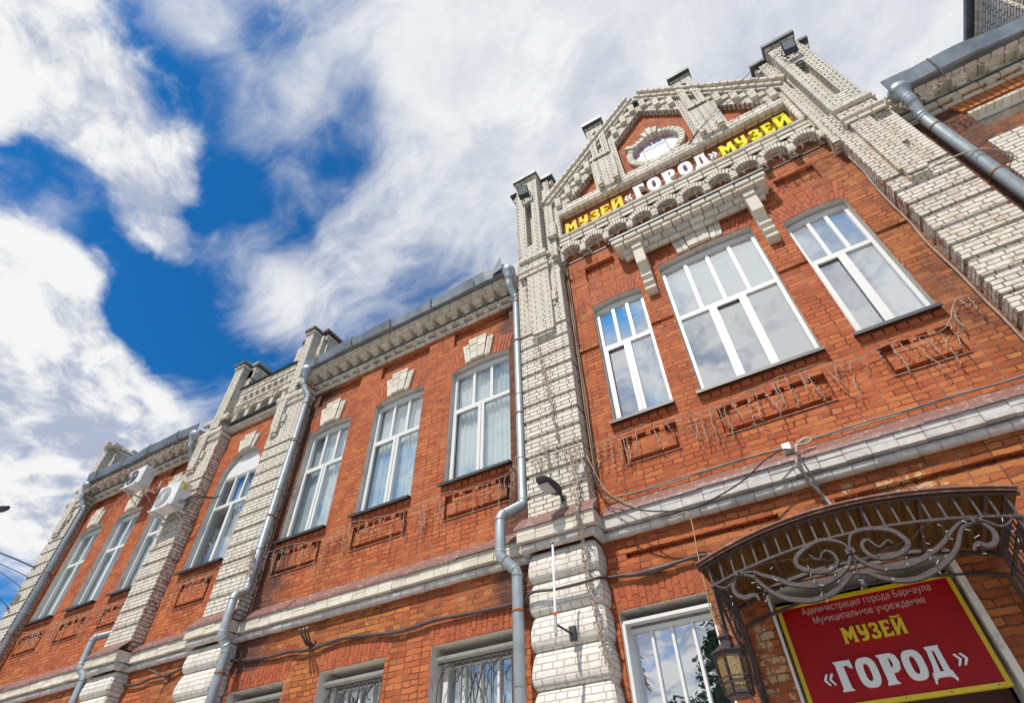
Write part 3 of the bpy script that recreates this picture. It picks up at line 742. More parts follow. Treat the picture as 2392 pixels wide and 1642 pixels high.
# ------------------------------------------------------------------ belt course with its flashing
SEG = [(-17.05, -16.35, -.24), (-16.35, -11.9, 0), (-11.9, -11.1, -.24), (-11.1, -9.22, 0), (-9.22, -8.4, -.24), (-8.4, -3.06, 0), (-3.06, -2.15, -.24), (-2.15, 2.64, 0), (2.64, 3.46, -.24), (3.46, 9, 0)]
fl_ = MB(); bl_ = MB(); ro_ = MB(); bg_ = MB(); rg_ = MB()
for x0, x1, y in SEG:
    e = .085 if y else -.0
    a, b_ = x0 - (e if y else -.085), x1 + (e if y else -.085)
    n = max(1, int((b_-a)/1.0)); last = None
    for i in range(n):                                                # sheets of flashing, lapped and a little wavy
        q0, q1 = a+(b_-a)*i/n, a+(b_-a)*(i+1)/n+.02*(i < n-1); dz = random.uniform(-.012, .012); dy = random.uniform(-.01, .01)
        fl_.prof([(y+.02, 5.175+dz*.3), (y-.172+dy, 4.975+dz), (y-.178+dy, 4.935+dz), (y-.165+dy, 4.935+dz), (y-.16+dy, 4.96+dz)], q0, q1)
    far = x0 > -2.2 or x1 < -16
    tgt = bg_ if (x0 == -2.15 or x0 == 3.46) else bl_; rt = rg_ if (x0 == -2.15 or x0 == 3.46) else ro_
    a, b_ = x0 - (.065 if y else -.065), x1 + (.065 if y else -.065)
    for z0, z1, yy in ((4.868, 4.95, -.150), (4.785, 4.866, -.150)):
        tgt.blockrow((a, z0), (b_, z0), 0, z1-z0, y+yy, y+.02, .24, 0, .0035, .004)
    if y:
        for xx, sx in ((a, 1), (b_, -1)): tgt.box(min(xx, xx+sx*.02)+.004, max(xx, xx+sx*.02)-.0, y-.14, .0, 4.79, 4.95)
    a, b_ = x0 - (.035 if y else -.035), x1 + (.035 if y else -.035)
    rt.rollrow((a, y-.050, 4.728), (b_, y-.050, 4.728), .055, .20, 12, 0, .0018)
    if y:
        for xx in (x0-.02, x1+.02): rt.rollrow((xx, y-.05, 4.725), (xx, -.02, 4.725), .06, .12, 10)
fl_.build('belt_flashing', 'flash', bld); bl_.build('belt_course', 'wblock', bld); ro_.build('belt_roll_moulding', 'greywhite', bld)
bg_.build('belt_course', 'greywhite', bld); rg_.build('belt_roll_moulding', 'greywhite', bld)

# ------------------------------------------------------------------ pilasters
def pilaster(x0, x1, top, raised=None, name='pilaster', mat='white'):
    """white brick pilaster above the belt: projecting bands of three courses with a sunk course between"""
    mb = MB(); y = -.24
    mb.box(x0+.020, x1-.020, y+.026, .02, 5.0, top)
    z = 5.16; k = 0
    while z < min(top, 8.40) - .05:
        z1 = min(z + .255, top)
        mb.box(x0, x1, y, .01, z, z1)
        z = z1 + .052; k += 1
    mb.box(x0, x1, y, .01, z, top)
    if raised:
        a, b_, z0, z1, n0, n1 = raised
        mb.plate([(a, z0+.16), (a+.04, z0+.16), (a+.04, z0), (b_, z0), (b_, z1), (a, z1)], [], y-.075, y+.01, 0)
        mb.box(a+.02, b_-.02, y-.05, y+.01, z0-.075, z0-.004)
        mb.box(b_+.003, b_+.10, y-.05, y+.01, n0, n1); mb.box(b_+.003, b_+.06, y-.025, y+.01, n0-.10, n0-.004)
    o = mb.build(name, mat, bld); bevel(o, .008); return o
PIL = [(-3.03, -2.165, 10.0, (-2.80, -2.36, 8.38, 10.0, 9.08, 9.36)), (2.66, 3.44, 10.0, (2.86, 3.14, 8.38, 10.0, 9.1, 9.36)),
       (-9.22, -8.40, 9.95, (-9.14, -8.90, 8.85, 9.9, 9.1, 9.3)), (-11.90, -11.10, 9.95, (-11.8, -11.5, 8.85, 9.9, 9.1, 9.3)), (-17.05, -16.35, 9.75, (-16.9, -16.6, 8.7, 9.7, 9.0, 9.2))]
for k, p in enumerate(PIL): pilaster(*p, mat='white' if k not in (1, 3) else 'white_worn')
def rusticated(x0, x1, zt=4.665, name='rusticated_pilaster'):
    """below the belt: pillow-shaped courses of whitewashed brick"""
    mb = MB(); H = .366; z = zt; k = 0
    while z > .3:
        zb = z - H; rings = []
        for i in range(13):
            t = i/12; e = .30 + .70*(1-((.62-t)/.62)**2.0) if t < .62 else 1-((t-.62)/.38)**3.0; e = max(0, e)
            sh = .062*e
            zz = z - .002 - (H-.004)*t; jx = random.uniform(-.003, .003)
            x_0, x_1, yy = x0+.045-sh*.7+jx, x1-.045+sh*.7+jx, -.20-sh*1.15
            c = .03
            rings.append([(x_0, .01, zz), (x_0, yy+c, zz), (x_0+c, yy, zz), (x_1-c, yy, zz), (x_1, yy+c, zz), (x_1, .01, zz)])
        mb.loft(rings, 0, False, True); z = zb; k += 1
    mb.box(x0+.055, x1-.055, -.19, .005, 0, zt)
    return mb.build(name, 'wash', bld)
for x0, x1 in ((-3.06, -2.15), (2.64, 3.46), (-9.24, -8.38), (-11.92, -11.08), (-17.05, -16.33)): rusticated(x0, x1)
# red rusticated jamb between the white pilaster and the ground floor window
mb = MB()
for z0, z1 in ((3.42, 3.77), (3.05, 3.39), (2.68, 3.02), (2.31, 2.65)): mb.box(-2.145, -2.10, -.018, .02, z0, z1)
mb.build('red_jamb', 'red', bld)
# ------------------------------------------------------------------ turrets above the pilasters
def turret(x0, x1, zb, zt, yb, cx0, cx1, slot=None, cap='darkcap', flare=.05, name='turret', broken=False, capm=True, low=.06, mat='white_gable'):
    """square brick turret, a raised shaft on its front, with mouldings below the cap"""
    mb = MB()
    mb.box(x0, x1, -.10, yb, zb, zt-.12)
    if slot:
        s0, s1, sz0, sz1 = slot
        mb.plate(rect(cx0, cx1, zb, zt-.05), [seg_top(s0, s1, sz0, sz1, .03)], -.30, -.08, 0)
        mb.box(s0-.01, s1+.01, -.12, -.08, sz0-.02, sz1+.08)
    else: mb.box(cx0, cx1, -.30, -.08, zb, zt-.05)
    sd = .10
    mb.box(x1-.01, x1+.05, .02, yb-.12, zb, zt-.25)                  # raised shaft on the right side
    mb.box(x0-.05, x0+.01, .02, yb-.12, zb, zt-.25)
    o = mb.build(name, mat, bld); bevel(o, .008)
    # corbelled mouldings under the cap
    mm = MB()
    mm.blockrow((cx0-.03, zt-.115), (cx1+.03, zt-.115), 0, .07, -.34, -.09, .13)
    for z, ov in ((zt-.22, .05), (zt-.13, .09)):
        for xs, sg in ((x1, 1), (x0, -1)):
            mm.rollrow((xs+sg*ov*.6, -.06, z), (xs+sg*ov*.6, yb, z), .045, .14, 8)
    mm.build('turret_moulding', 'wblock', o)
    if capm:
        c = MB(); e = flare
        A = [(cx0-e, -.34-e), (cx1+e, -.34-e), (cx1+e, -.10-e), (x1+e+.08, -.10-e), (x1+e+.08, yb+e), (x0-e-.08, yb+e), (x0-e-.08, -.10-e), (cx0-e, -.10-e)]
        lo = [(a, b_, zt-.04) for a, b_ in A]; hi = [(a, b_, zt+.05) for a, b_ in A]
        n = len(A); c.add(lo+hi, [tuple(range(n)), tuple(range(n, 2*n))] + [(i, (i+1) % n, n+(i+1) % n, n+i) for i in range(n)])
        cxm, cym = (x0+x1)/2, yb/2-.1
        c.add([(a, b_, zt+.05) for a, b_ in A] + [(cxm, cym, zt+.35)], [(i, (i+1) % n, n) for i in range(n)])
        c.build('turret_cap', cap, o)
    return o
for s in (-1, 1):                                                     # the pair flanking the gable
    X = lambda x: XC + s*(x)
    a, b_ = sorted((X(2.42), X(3.28))); c0, c1 = sorted((X(2.63), X(3.14))); s0, s1 = sorted((X(2.80), X(2.95)))
    turret(a, b_, 10.62, 13.72, .75, c0, c1, (s0, s1, 11.0, 12.62))
    # mouldings where the turret grows out of the pilaster
    mb = MB()
    a, b_ = (-3.06, -2.14) if s < 0 else (2.63, 3.46)
    c0, c1 = (-2.93, -2.38) if s < 0 else (2.84, 3.36)
    mb.box(a+.02, b_-.02, -.235, .3, 10.0, 10.62)
    mb.box(c0, c1, -.30, -.22, 10.0, 10.64)
    o = mb.build('pilaster_neck', 'white_gable', bld); bevel(o, .008)
    mb = MB()
    mb.rollrow((c0-.02, -.31, 10.52), (c1+.03, -.31, 10.52), .05, .16, 10); mb.rollrow((c0-.04, -.31, 10.18), (c1+.05, -.31, 10.18), .055, .16, 10)
    mb.blockrow((c0-.02, 10.58), (c1+.02, 10.58), 0, .07, -.33, -.2, .2)
    mb.blockrow((c0-.03, 10.02), (c1+.04, 10.02), 0, .08, -.345, -.2, .2)
    for xx in (c1+.04,): mb.rollrow((xx, -.30, 10.18), (xx, .0, 10.18), .05, .14, 8); mb.rollrow((xx, -.30, 10.52), (xx, .0, 10.52), .045, .14, 8)
    mb.build('neck_moulding', 'wblock', o)
    # slim shaft between turret and gable
    mb = MB(); a, b_ = (-2.34, -2.17) if s < 0 else (2.58, 2.72)
    mb.box(a, b_, -.20, .1, 10.0, 12.95); mb.box(a-.02, b_+.02, -.23, .08, 9.86, 9.995)
    if s < 0: mb.box(a+.03, b_+.06, -.29, -.18, 11.0, 11.45)
    o = mb.build('gable_side_shaft', 'white_worn' if s > 0 else 'white', bld); bevel(o, .008)
# narrow bay and far end
turret(-11.78, -11.12, 9.95, 12.05, .35, -11.62, -11.30, None, 'darkcap', .03)
turret(-9.28, -8.62, 9.95, 11.97, .42, -9.02, -8.76, None, 'roof', .03)
turret(-17.0, -16.42, 9.75, 11.45, .9, -16.85, -16.6, None, capm=False)
turret(5.95, 6.8, 10.0, 12.6, .9, 6.15, 6.6, None, 'steel2', .10)
mb = MB()
random.seed(5)
for i in range(26):                                                   # crumbling top of the far turret
    x = random.uniform(-17.02, -16.40); y = random.uniform(-.3, .85); z = 11.33 + random.choice((0, 0, .075))
    mb.quadblock([(x-.07, z), (x+.07, z+random.uniform(-.01, .01)), (x+.07, z+.07), (x-.07, z+.065)], y-.12, y+.12, 0, .012)
mb.build('crumbling_bricks', 'wblock', bld)
mb = MB(); mb.box(-11.86, -11.08, -.10, .5, 11.6, 12.22); mb.box(-9.46, -9.22, -.14, .2, 9.95, 11.78)
o = mb.build('turret_back', 'white', bld); bevel(o, .01)
for x0, x1, z, yb in ((-11.9, -11.1, 9.8, .3), (-9.22, -8.4, 9.8, .3), (-17.05, -16.35, 9.62, .5)):
    mb = MB()
    for zz, pr in ((z-.14, .03), (z, .07), (z+.42, .05)):
        mb.blockrow((x0-.03, zz), (x1+.03, zz), 0, .075, -.25-pr, -.1, .2)
        mb.rollrow((x0-.02, -.25-pr+.03, zz-.04), (x1+.02, -.25-pr+.03, zz-.04), .04, .2, 8)
        for xs in (x1+.03, x0-.03): mb.blockrow((xs-.02, zz), (xs+.02, zz), 0, .075, -.25-pr, .1, .3)
    mb.build('capital', 'wblock', bld)

# ------------------------------------------------------------------ gable parapet of the museum front
mb = MB()
zr = lambda x: 15.02 - 1.12*abs(x-XC)
outer = [(-2.2, 10.66), (2.6, 10.66), (2.6, zr(2.6)), (XC, zr(XC)), (-2.2, zr(-2.2))]
PANEL = rect(-2.05, 2.47, 11.03, 11.76)
mb.plate(outer, [PANEL] + GH, -.13, .004, 0, 0)
o = mb.build('gable_wall', 'white_gable', bld); bevel(o, .006)
mb = MB()
for sgn in (-1, 1):                                                   # raking coping, two moulded courses and the teeth under them
    E_ = (XC + sgn*2.42, 15.02 - 1.12*2.42); A_ = (XC, 15.02)
    P0, P1 = (E_, A_) if sgn < 0 else (A_, E_)
    mb.blockrow(P0, P1, .02, .085, -.245, .02, .17); mb.blockrow(P0, P1, .09, .15, -.20, .02, .25)
    mb.blockrow(P0, P1, .155, .225, -.275, .12, .17); mb.blockrow(P0, P1, -.05, .015, -.20, .02, .25)
o = mb.build('gable_coping', 'wblock', bld)
mb = MB()
for k in range(18):
    x = -2.02 + .262*k
    if abs(x-XC) > 2.25 or abs(abs(x-XC)-1.07) < .28: continue
    zt = zr(x) - .10; zt = min(zt, zr(x-.065*(1 if x < XC else -1)) - .06)
    for i in range(4): mb.quadblock([(x-.065, zt-.075*(i+1)+.003), (x+.065, zt-.075*(i+1)+.003), (x+.065, zt-.075*i-.003), (x-.065, zt-.075*i-.003)], -.215+random.uniform(-.004, .004), -.12, 0, .006)
    xx = x + .131*(1 if x < XC else -1)
    if abs(abs(xx-XC)-1.07) > .22:
        z2 = zr(xx)-.05
        for i in range(2): mb.quadblock([(xx-.062, z2-.09-.075*(i+1)), (xx+.062, z2-.09-.075*(i+1)), (xx+.062, z2-.096-.075*i+.003), (xx-.062, z2-.096-.075*i+.003)], -.165, -.12, 0, .006)
mb.build('gable_teeth', 'wblock', bld)
for sgn in (-1, 1):                                                   # two small pinnacles rising through the rake
    cx = XC + sgn*1.06; mb = MB()
    mb.plate(rect(cx-.235, cx+.235, 11.95, 13.15), [], -.20, -.12, 0)
    mb.plate(rect(cx-.195, cx+.195, 13.15, 14.72), [seg_top(cx-.055, cx+.055, 13.28, 14.32, .03)], -.24, -.06, 0)
    mb.box(cx-.20, cx+.20, -.085, .14, 13.0, 14.715); mb.box(cx-.215, cx+.215, -.26, .12, 14.60, 14.71)
    mb.box(cx-.23, cx-.11, -.30, -.19, 11.93, 12.12); mb.box(cx+.11, cx+.23, -.30, -.19, 11.93, 12.12); mb.box(cx-.23, cx-.13, -.25, -.19, 12.13, 12.28); mb.box(cx+.13, cx+.23, -.25, -.19, 12.13, 12.28)
    o = mb.build('pinnacle', 'white_gable', bld); bevel(o, .008)
    c = MB(); c.prof([(-.34, 14.735), (.20, 14.735), (.20, 14.80), (-.34, 14.80)], cx-.25, cx+.25)
    c.prof([(-.345, 14.68), (-.345, 14.80), (-.335, 14.80), (-.335, 14.68)], cx-.25, cx+.25)
    c.build('pinnacle_cap', 'darkcap', o)
# frame of the lettered frieze
mb = MB()
mb.rollrow((-2.10, -.115, 11.80), (2.52, -.115, 11.80), .065, .125, 12)
mb.rollrow((-2.11, -.135, 10.965), (2.53, -.135, 10.965), .058, .22, 12)
mb.rollrow((-2.10, -.135, 10.99), (-2.10, -.135, 11.76), .058, .13, 12); mb.rollrow((2.52, -.135, 10.99), (2.52, -.135, 11.76), .058, .13, 12)
mb.blockrow((-2.1, 11.89), (2.5, 11.89), 0, .07, -.16, -.12, .26); mb.blockrow((-2.14, 10.83), (2.56, 10.83), 0, .07, -.165, -.1, .26)
mb.build('frieze_frame', 'wblock', bld)
# arcaded cornice: small segmental arches on stub piers
mb = MB(); N = 10; x0c, x1c = -2.14, 2.56; st = (x1c-x0c)/N
sc_out = [(x0c, 10.85), (x0c, 10.26)]
for i in range(N):
    a = x0c + st*i + .06; b_ = x0c + st*(i+1) - .06
    sc_out += [(a, 10.26)] if i else []
    if i == 0: sc_out += [(a, 10.26)]
    sc_out += [(a, 10.44)] + [(a + (b_-a)*j/10, 10.44 + .10*(1-(2*j/10-1)**2)) for j in range(1, 10)] + [(b_, 10.44), (b_, 10.26)]
sc_out += [(x1c, 10.26), (x1c, 10.85)]
mb.plate(sc_out, [], -.13, .004, 0)
o = mb.build('arcade_cornice', 'white_gable', bld)
mb = MB()
for i in range(N):
    a = x0c + st*i + .06; b_ = x0c + st*(i+1) - .06; n = 8; m_ = (a+b_)/2; h = (b_-a)/2
    for j in range(n):
        ta, tb = -1+2*j/n, -1+2*(j+1)/n
        P = lambda t, u: (m_ + t*(h + .05*u), 10.44 + .10*(1-t*t) + u*.13)
        mb.quadblock([P(ta+.02, 0), P(tb-.02, 0), P(tb-.02, 1), P(ta+.02, 1)], -.185+random.uniform(-.004, .004), .0, 0, .008)
    for r in range(3):
        mb.quadblock([(b_+.004, 10.26+.062*r), (b_+.116, 10.26+.062*r), (b_+.116, 10.318+.062*r), (b_+.004, 10.318+.062*r)], -.185, -.1, 0, .006)
mb.blockrow((x0c, 10.72), (x1c, 10.72), 0, .085, -.15, -.1, .26)
mb.build('arcade_voussoirs', 'wblock', o)
mb = MB(); mb.box(x0c+.0, x1c, -.020, .0, 10.236, 10.256); mb.build('cornice_flashing', 'darkcap', o)
# round opening with its ring of bricks and broken keystone
mb = MB()
for i in range(34):
    a, b_ = 2*math.pi*i/34, 2*math.pi*(i+1)/34
    hi = .62
    am = (a+b_)/2
    if abs(am-math.pi/2) < .10: hi = .80
    elif abs(am-math.pi/2) < .30: hi = .73
    elif abs(am-math.pi*.78) < .10: hi = .72
    q = [(OV[0]+r*math.cos(t), OV[1]+r*math.sin(t)) for r, t in ((.49, a+.014), (.49, b_-.014), (hi, b_-.010), (hi, a+.010))]
    mb.quadblock(q, -.085 - (.03 if hi > .65 else 0) + random.uniform(-.008, .008), .10, 0, .010)
o = mb.build('round_window_ring', 'wblock', bld)
mb = MB(); mb.plate(circ(OV[0], OV[1], .495), [], .045, .065); mb.build('painted_panel', 'wlet', o)
def band(z0, z1, y, mat, nm, xa=-.5, xb=.5):
    p = []
    N_ = 24
    for i in range(N_+1):
        x = xa + (xb-xa)*i/N_; zc = math.sqrt(max(0, .485**2 - x*x)); p.append((OV[0]+x, OV[1]+min(zc, z1)))
    q = []
    for i in range(N_, -1, -1):
        x = xa + (xb-xa)*i/N_; zc = math.sqrt(max(0, .485**2 - x*x)); q.append((OV[0]+x, OV[1]+min(zc, z0 + .02*math.sin(x*31) + .015*math.sin(x*77))))
    m_ = MB(); m_.plate(p+q, [], y, y+.003); m_.build(nm, mat, o)
band(.27, .50, .040, 'magenta', 'magenta_band'); band(.17, .31, .036, 'blue', 'turquoise_band', -.24, .21)
band(-.5, .3, .038, 'magenta', 'magenta_side', -.485, -.27); 
mb = MB(); mb.box(OV[0]-.275, OV[0]-.262, .028, .046, OV[1]-.44, OV[1]+.40); mb.box(OV[0]+.222, OV[0]+.236, .028, .046, OV[1]-.43, OV[1]+.42); mb.build('rusty_bars', 'rust', o)

# hood over the middle window and its two brackets
mb = MB()
mb.box(-1.13, 1.53, -.36, .0, 9.86, 9.90)
mb.build('hood_flashing', 'darkcap', bld)
mb = MB()
mb.blockrow((-1.12, 9.76), (1.52, 9.76), 0, .095, -.34, .0, .25); mb.blockrow((-1.08, 9.68), (1.48, 9.68), 0, .075, -.31, .0, .17)
mb.blockrow((-1.00, 9.56), (1.40, 9.56), 0, .115, -.20, .0, .25)
mb.rollrow((-.98, -.10, 9.52), (1.38, -.10, 9.52), .05, .2, 10)
o = mb.build('window_hood', 'wblock', bld)
for cx in (-.72, 1.17):
    mb = MB()
    pr = [(.0, 9.64), (-.27, 9.64), (-.27, 9.50), (-.24, 9.50), (-.24, 9.12), (-.12, 9.04), (-.10, 8.86), (-.18, 8.86), (-.18, 8.80), (-.14, 8.79), (-.12, 8.73), (-.155, 8.73), (-.155, 8.66), (-.11, 8.65), (-.10, 8.60), (-.125, 8.60), (-.125, 8.53), (.0, 8.50)]
    mb.prof(pr, cx-.085, cx+.085)
    mb.prof([(.0, 9.70), (-.33, 9.70), (-.33, 9.645), (.0, 9.645)], cx-.13, cx+.13)
    o = mb.build('hood_bracket', 'wblock', bld); bevel(o, .008)

# ------------------------------------------------------------------ eaves of the wings
def eaves(x0, x1, z, sp, h=.30, gz=None, gy=-.45, style=0):
    mb = MB()
    mb.blockrow((x0, z), (x1, z), 0, .072, -.045, .01, .26)
    n = int((x1-x0)/(sp/2))
    for i in range(n):
        x = x0 + (x1-x0)*(i+.5)/n
        if i % 2: mb.quadblock([(x-.05, z+.078), (x+.05, z+.078), (x+.05, z+.14), (x-.05, z+.14)], -.085, .0, 0, .007)
    mb.blockrow((x0, z+.146), (x1, z+.146), 0, .06, -.10, .01, .26)
    zz = z + .225
    n = int((x1-x0)/sp)
    mb.blockrow((x0, zz), (x1, zz), 0, h-.10, -.05, .01, .26)
    for i in range(n+1):
        x = x0 + .06 + (x1-x0-.12)*i/n
        mb.quadblock([(x-.06, zz+.02), (x+.06, zz+.02), (x+.06, zz+.085), (x-.06, zz+.085)], -.15, .0, 0, .008)
        mb.quadblock([(x-.095, zz+.09), (x+.095, zz+.09), (x+.095, zz+h-.11), (x-.095, zz+h-.11)], -.24, .0, 0, .008)
    mb.blockrow((x0, zz+h-.105), (x1, zz+h-.105), 0, .07, -.30, .01, .17); mb.blockrow((x0, zz+h-.03), (x1, zz+h-.03), 0, .07, -.33, .01, .26)
    o = mb.build('eaves_cornice', 'wblock', bld)
    m2 = MB(); m2.box(x0, x1, -.125, .0, zz-.018, zz-.008); m2.build('drip_strip', 'darkcap', o)
    return o
def gutter(x0, x1, z0, z1, y=-.45, dents=3, straps=1.0, end=None):
    mb = MB(); n = max(6, int((x1-x0)/.14)); rings = []
    ph = random.random()*9
    for i in range(n+1):
        x = x0 + (x1-x0)*i/n
        d = .022*math.sin(x*2.1+ph) + .014*math.sin(x*5.3+ph*2) + random.uniform(-.006, .006)
        dz = .022*math.sin(x*1.3+ph*3) + random.uniform(-.008, .008)
        rings.append([(x, y+.22, z0+.03), (x, y+.06, z0), (x, y+.02+d*.4, z0+.01), (x, y-.02+d, z1+dz), (x, y+.0+d, z1+.012+dz), (x, y+.03+d*.4, z0+.03), (x, y+.22, z0+.05)])
    mb.loft(rings, 0, False, True)
    mb.prof([(y+.10, z0+.06), (.15, z1+.06), (.15, z1+.05), (y+.10, z0+.05)], x0, x1)
    o = mb.build('gutter', 'steel2', bld)
    m2 = MB(); k = max(2, int((x1-x0)/straps))
    for i in range(k):
        x = x0 + (x1-x0)*(i+.35)/k
        m2.ribbon([(0, 0), (0, 0)], .01, 0, 0) if False else None
        m2.tube([(x, y-.035, z1+.03), (x, y-.012, z0+.01), (x+.01, y+.03, z0-.012), (x+.06, y+.16, z0-.03)], .011, 5)
    m2.build('gutter_strap', 'greycable' , o)
    return o
eaves(-8.40, -3.05, 9.82, .285, .26); gutter(-8.50, -3.22, 10.32, 10.55)
eaves(-16.35, -11.92, 9.56, .30, .25); gutter(-16.30, -11.92, 9.97, 10.20)
eaves(3.46, 9.0, 9.72, .42, .29); gutter(3.50, 9.0, 10.13, 10.42, straps=1.5)
# torn end of the middle gutter, by the big pilaster
mb = MB(); mb.add([(-3.5, -.47, 10.36), (-3.22, -.50, 10.40), (-3.26, -.52, 10.76), (-3.40, -.50, 10.60)], [(0, 1, 2, 3)]); mb.add([(-3.5, -.466, 10.36), (-3.22, -.496, 10.40), (-3.26, -.516, 10.76), (-3.40, -.496, 10.60)], [(3, 2, 1, 0)])
mb.build('torn_gutter_end', 'steel2', bld)
# parapet of the narrow bay
mb = MB(); X0, X1 = -11.10, -9.22
mb.box(X0, X1, -.06, .1, 9.95, 11.02)
o = mb.build('bay_parapet', 'white_gable', bld)
mb = MB()
mb.blockrow((X0, 9.83), (X1, 9.83), 0, .075, -.07, .0, .26); mb.rollrow((X0, -.09, 9.93), (X1, -.09, 9.93), .045, .2, 8)
for i in range(5):
    x = X0 + .12 + (X1-X0-.24)*i/4
    for r in range(4): mb.quadblock([(x-.06, 10.02+.075*r), (x+.06, 10.02+.075*r), (x+.06, 10.09+.075*r), (x-.06, 10.09+.075*r)], -.17, -.05, 0, .006)
    if i < 4:
        m_ = x + (X1-X0-.24)/8
        for j in range(6):
            t0, t1 = math.pi*j/6, math.pi*(j+1)/6
            mb.quadblock([(m_+r_*math.cos(t), 10.27+r_*.62*math.sin(t)) for r_, t in ((.16, t0), (.16, t1), (.27, t1), (.27, t0))], -.17, -.05, 0, .006)
mb.blockrow((X0, 10.46), (X1, 10.46), 0, .07, -.16, -.05, .26)
mb.rollrow((X0, -.15, 10.56), (X1, -.15, 10.56), .05, .14, 10)
for i in range(9): 
    x = X0 + .1 + .21*i
    for r in range(3): mb.quadblock([(x-.045, 10.66+.06*r), (x+.045, 10.66+.06*r), (x+.045, 10.715+.06*r), (x-.045, 10.715+.06*r)], -.13-.02*r, -.05, 0, .006)
for r, p in enumerate((.15, .18, .20)): mb.blockrow((X0, 10.86+.078*r), (X1, 10.86+.078*r), 0, .072, -p, .05, .22)
mb.build('bay_mouldings', 'wblock', o)
mb = MB(); mb.prof([(-.24, 11.10), (.3, 11.22), (.3, 11.25), (-.24, 11.125)], X0-.05, X1+.05); mb.box(X0, X1, -.20, -.06, 10.0, 10.012); mb.build('bay_flashing', 'darkcap', o)
# white strip beside the window of the right wing
mb = MB(); mb.plate([(3.86, 5.2), (4.4, 5.2), (4.4, 8.3), (5.8, 8.3), (5.8, 8.68), (3.97, 8.68), (3.97, 8.1), (3.86, 8.1)], [], -.055, .0)
o = mb.build('white_window_strip', 'white', bld); bevel(o, .008)
mb = MB(); 
for x0, x1, yy in ((5.9, 6.8, -.24),): mb.box(x0, x1, yy, .01, 5.15, 9.78)
mb.build('pilaster', 'white', bld)
# plaster trim of the entrance recess, doorway and door
mb = MB()
mb.prof([(-.03, 3.80), (-.03, 3.88), (.01, 3.88), (.01, 3.80)], PORTAL[0]-.06, PORTAL[1]+.05)
mb.box(PORTAL[1]-.004, PORTAL[1]+.05, -.03, .01, .02, 3.795); mb.box(PORTAL[0]-.02, PORTAL[0]+.004, -.012, .01, .02, 3.795)
mb.build('entrance_trim', 'whitepl', bld)
mb = MB(); mb.box(PORTAL[0], PORTAL[1], .60, .66, .02, 2.5); mb.box(PORTAL[0], PORTAL[1], .60, .64, 2.55, 3.79); o = mb.build('door', 'roof', bld)
mb = MB(); mb.box(.62, .66, .52, .60, 1.0, 1.25); mb.build('handle', 'iron', o)
random.seed(23)
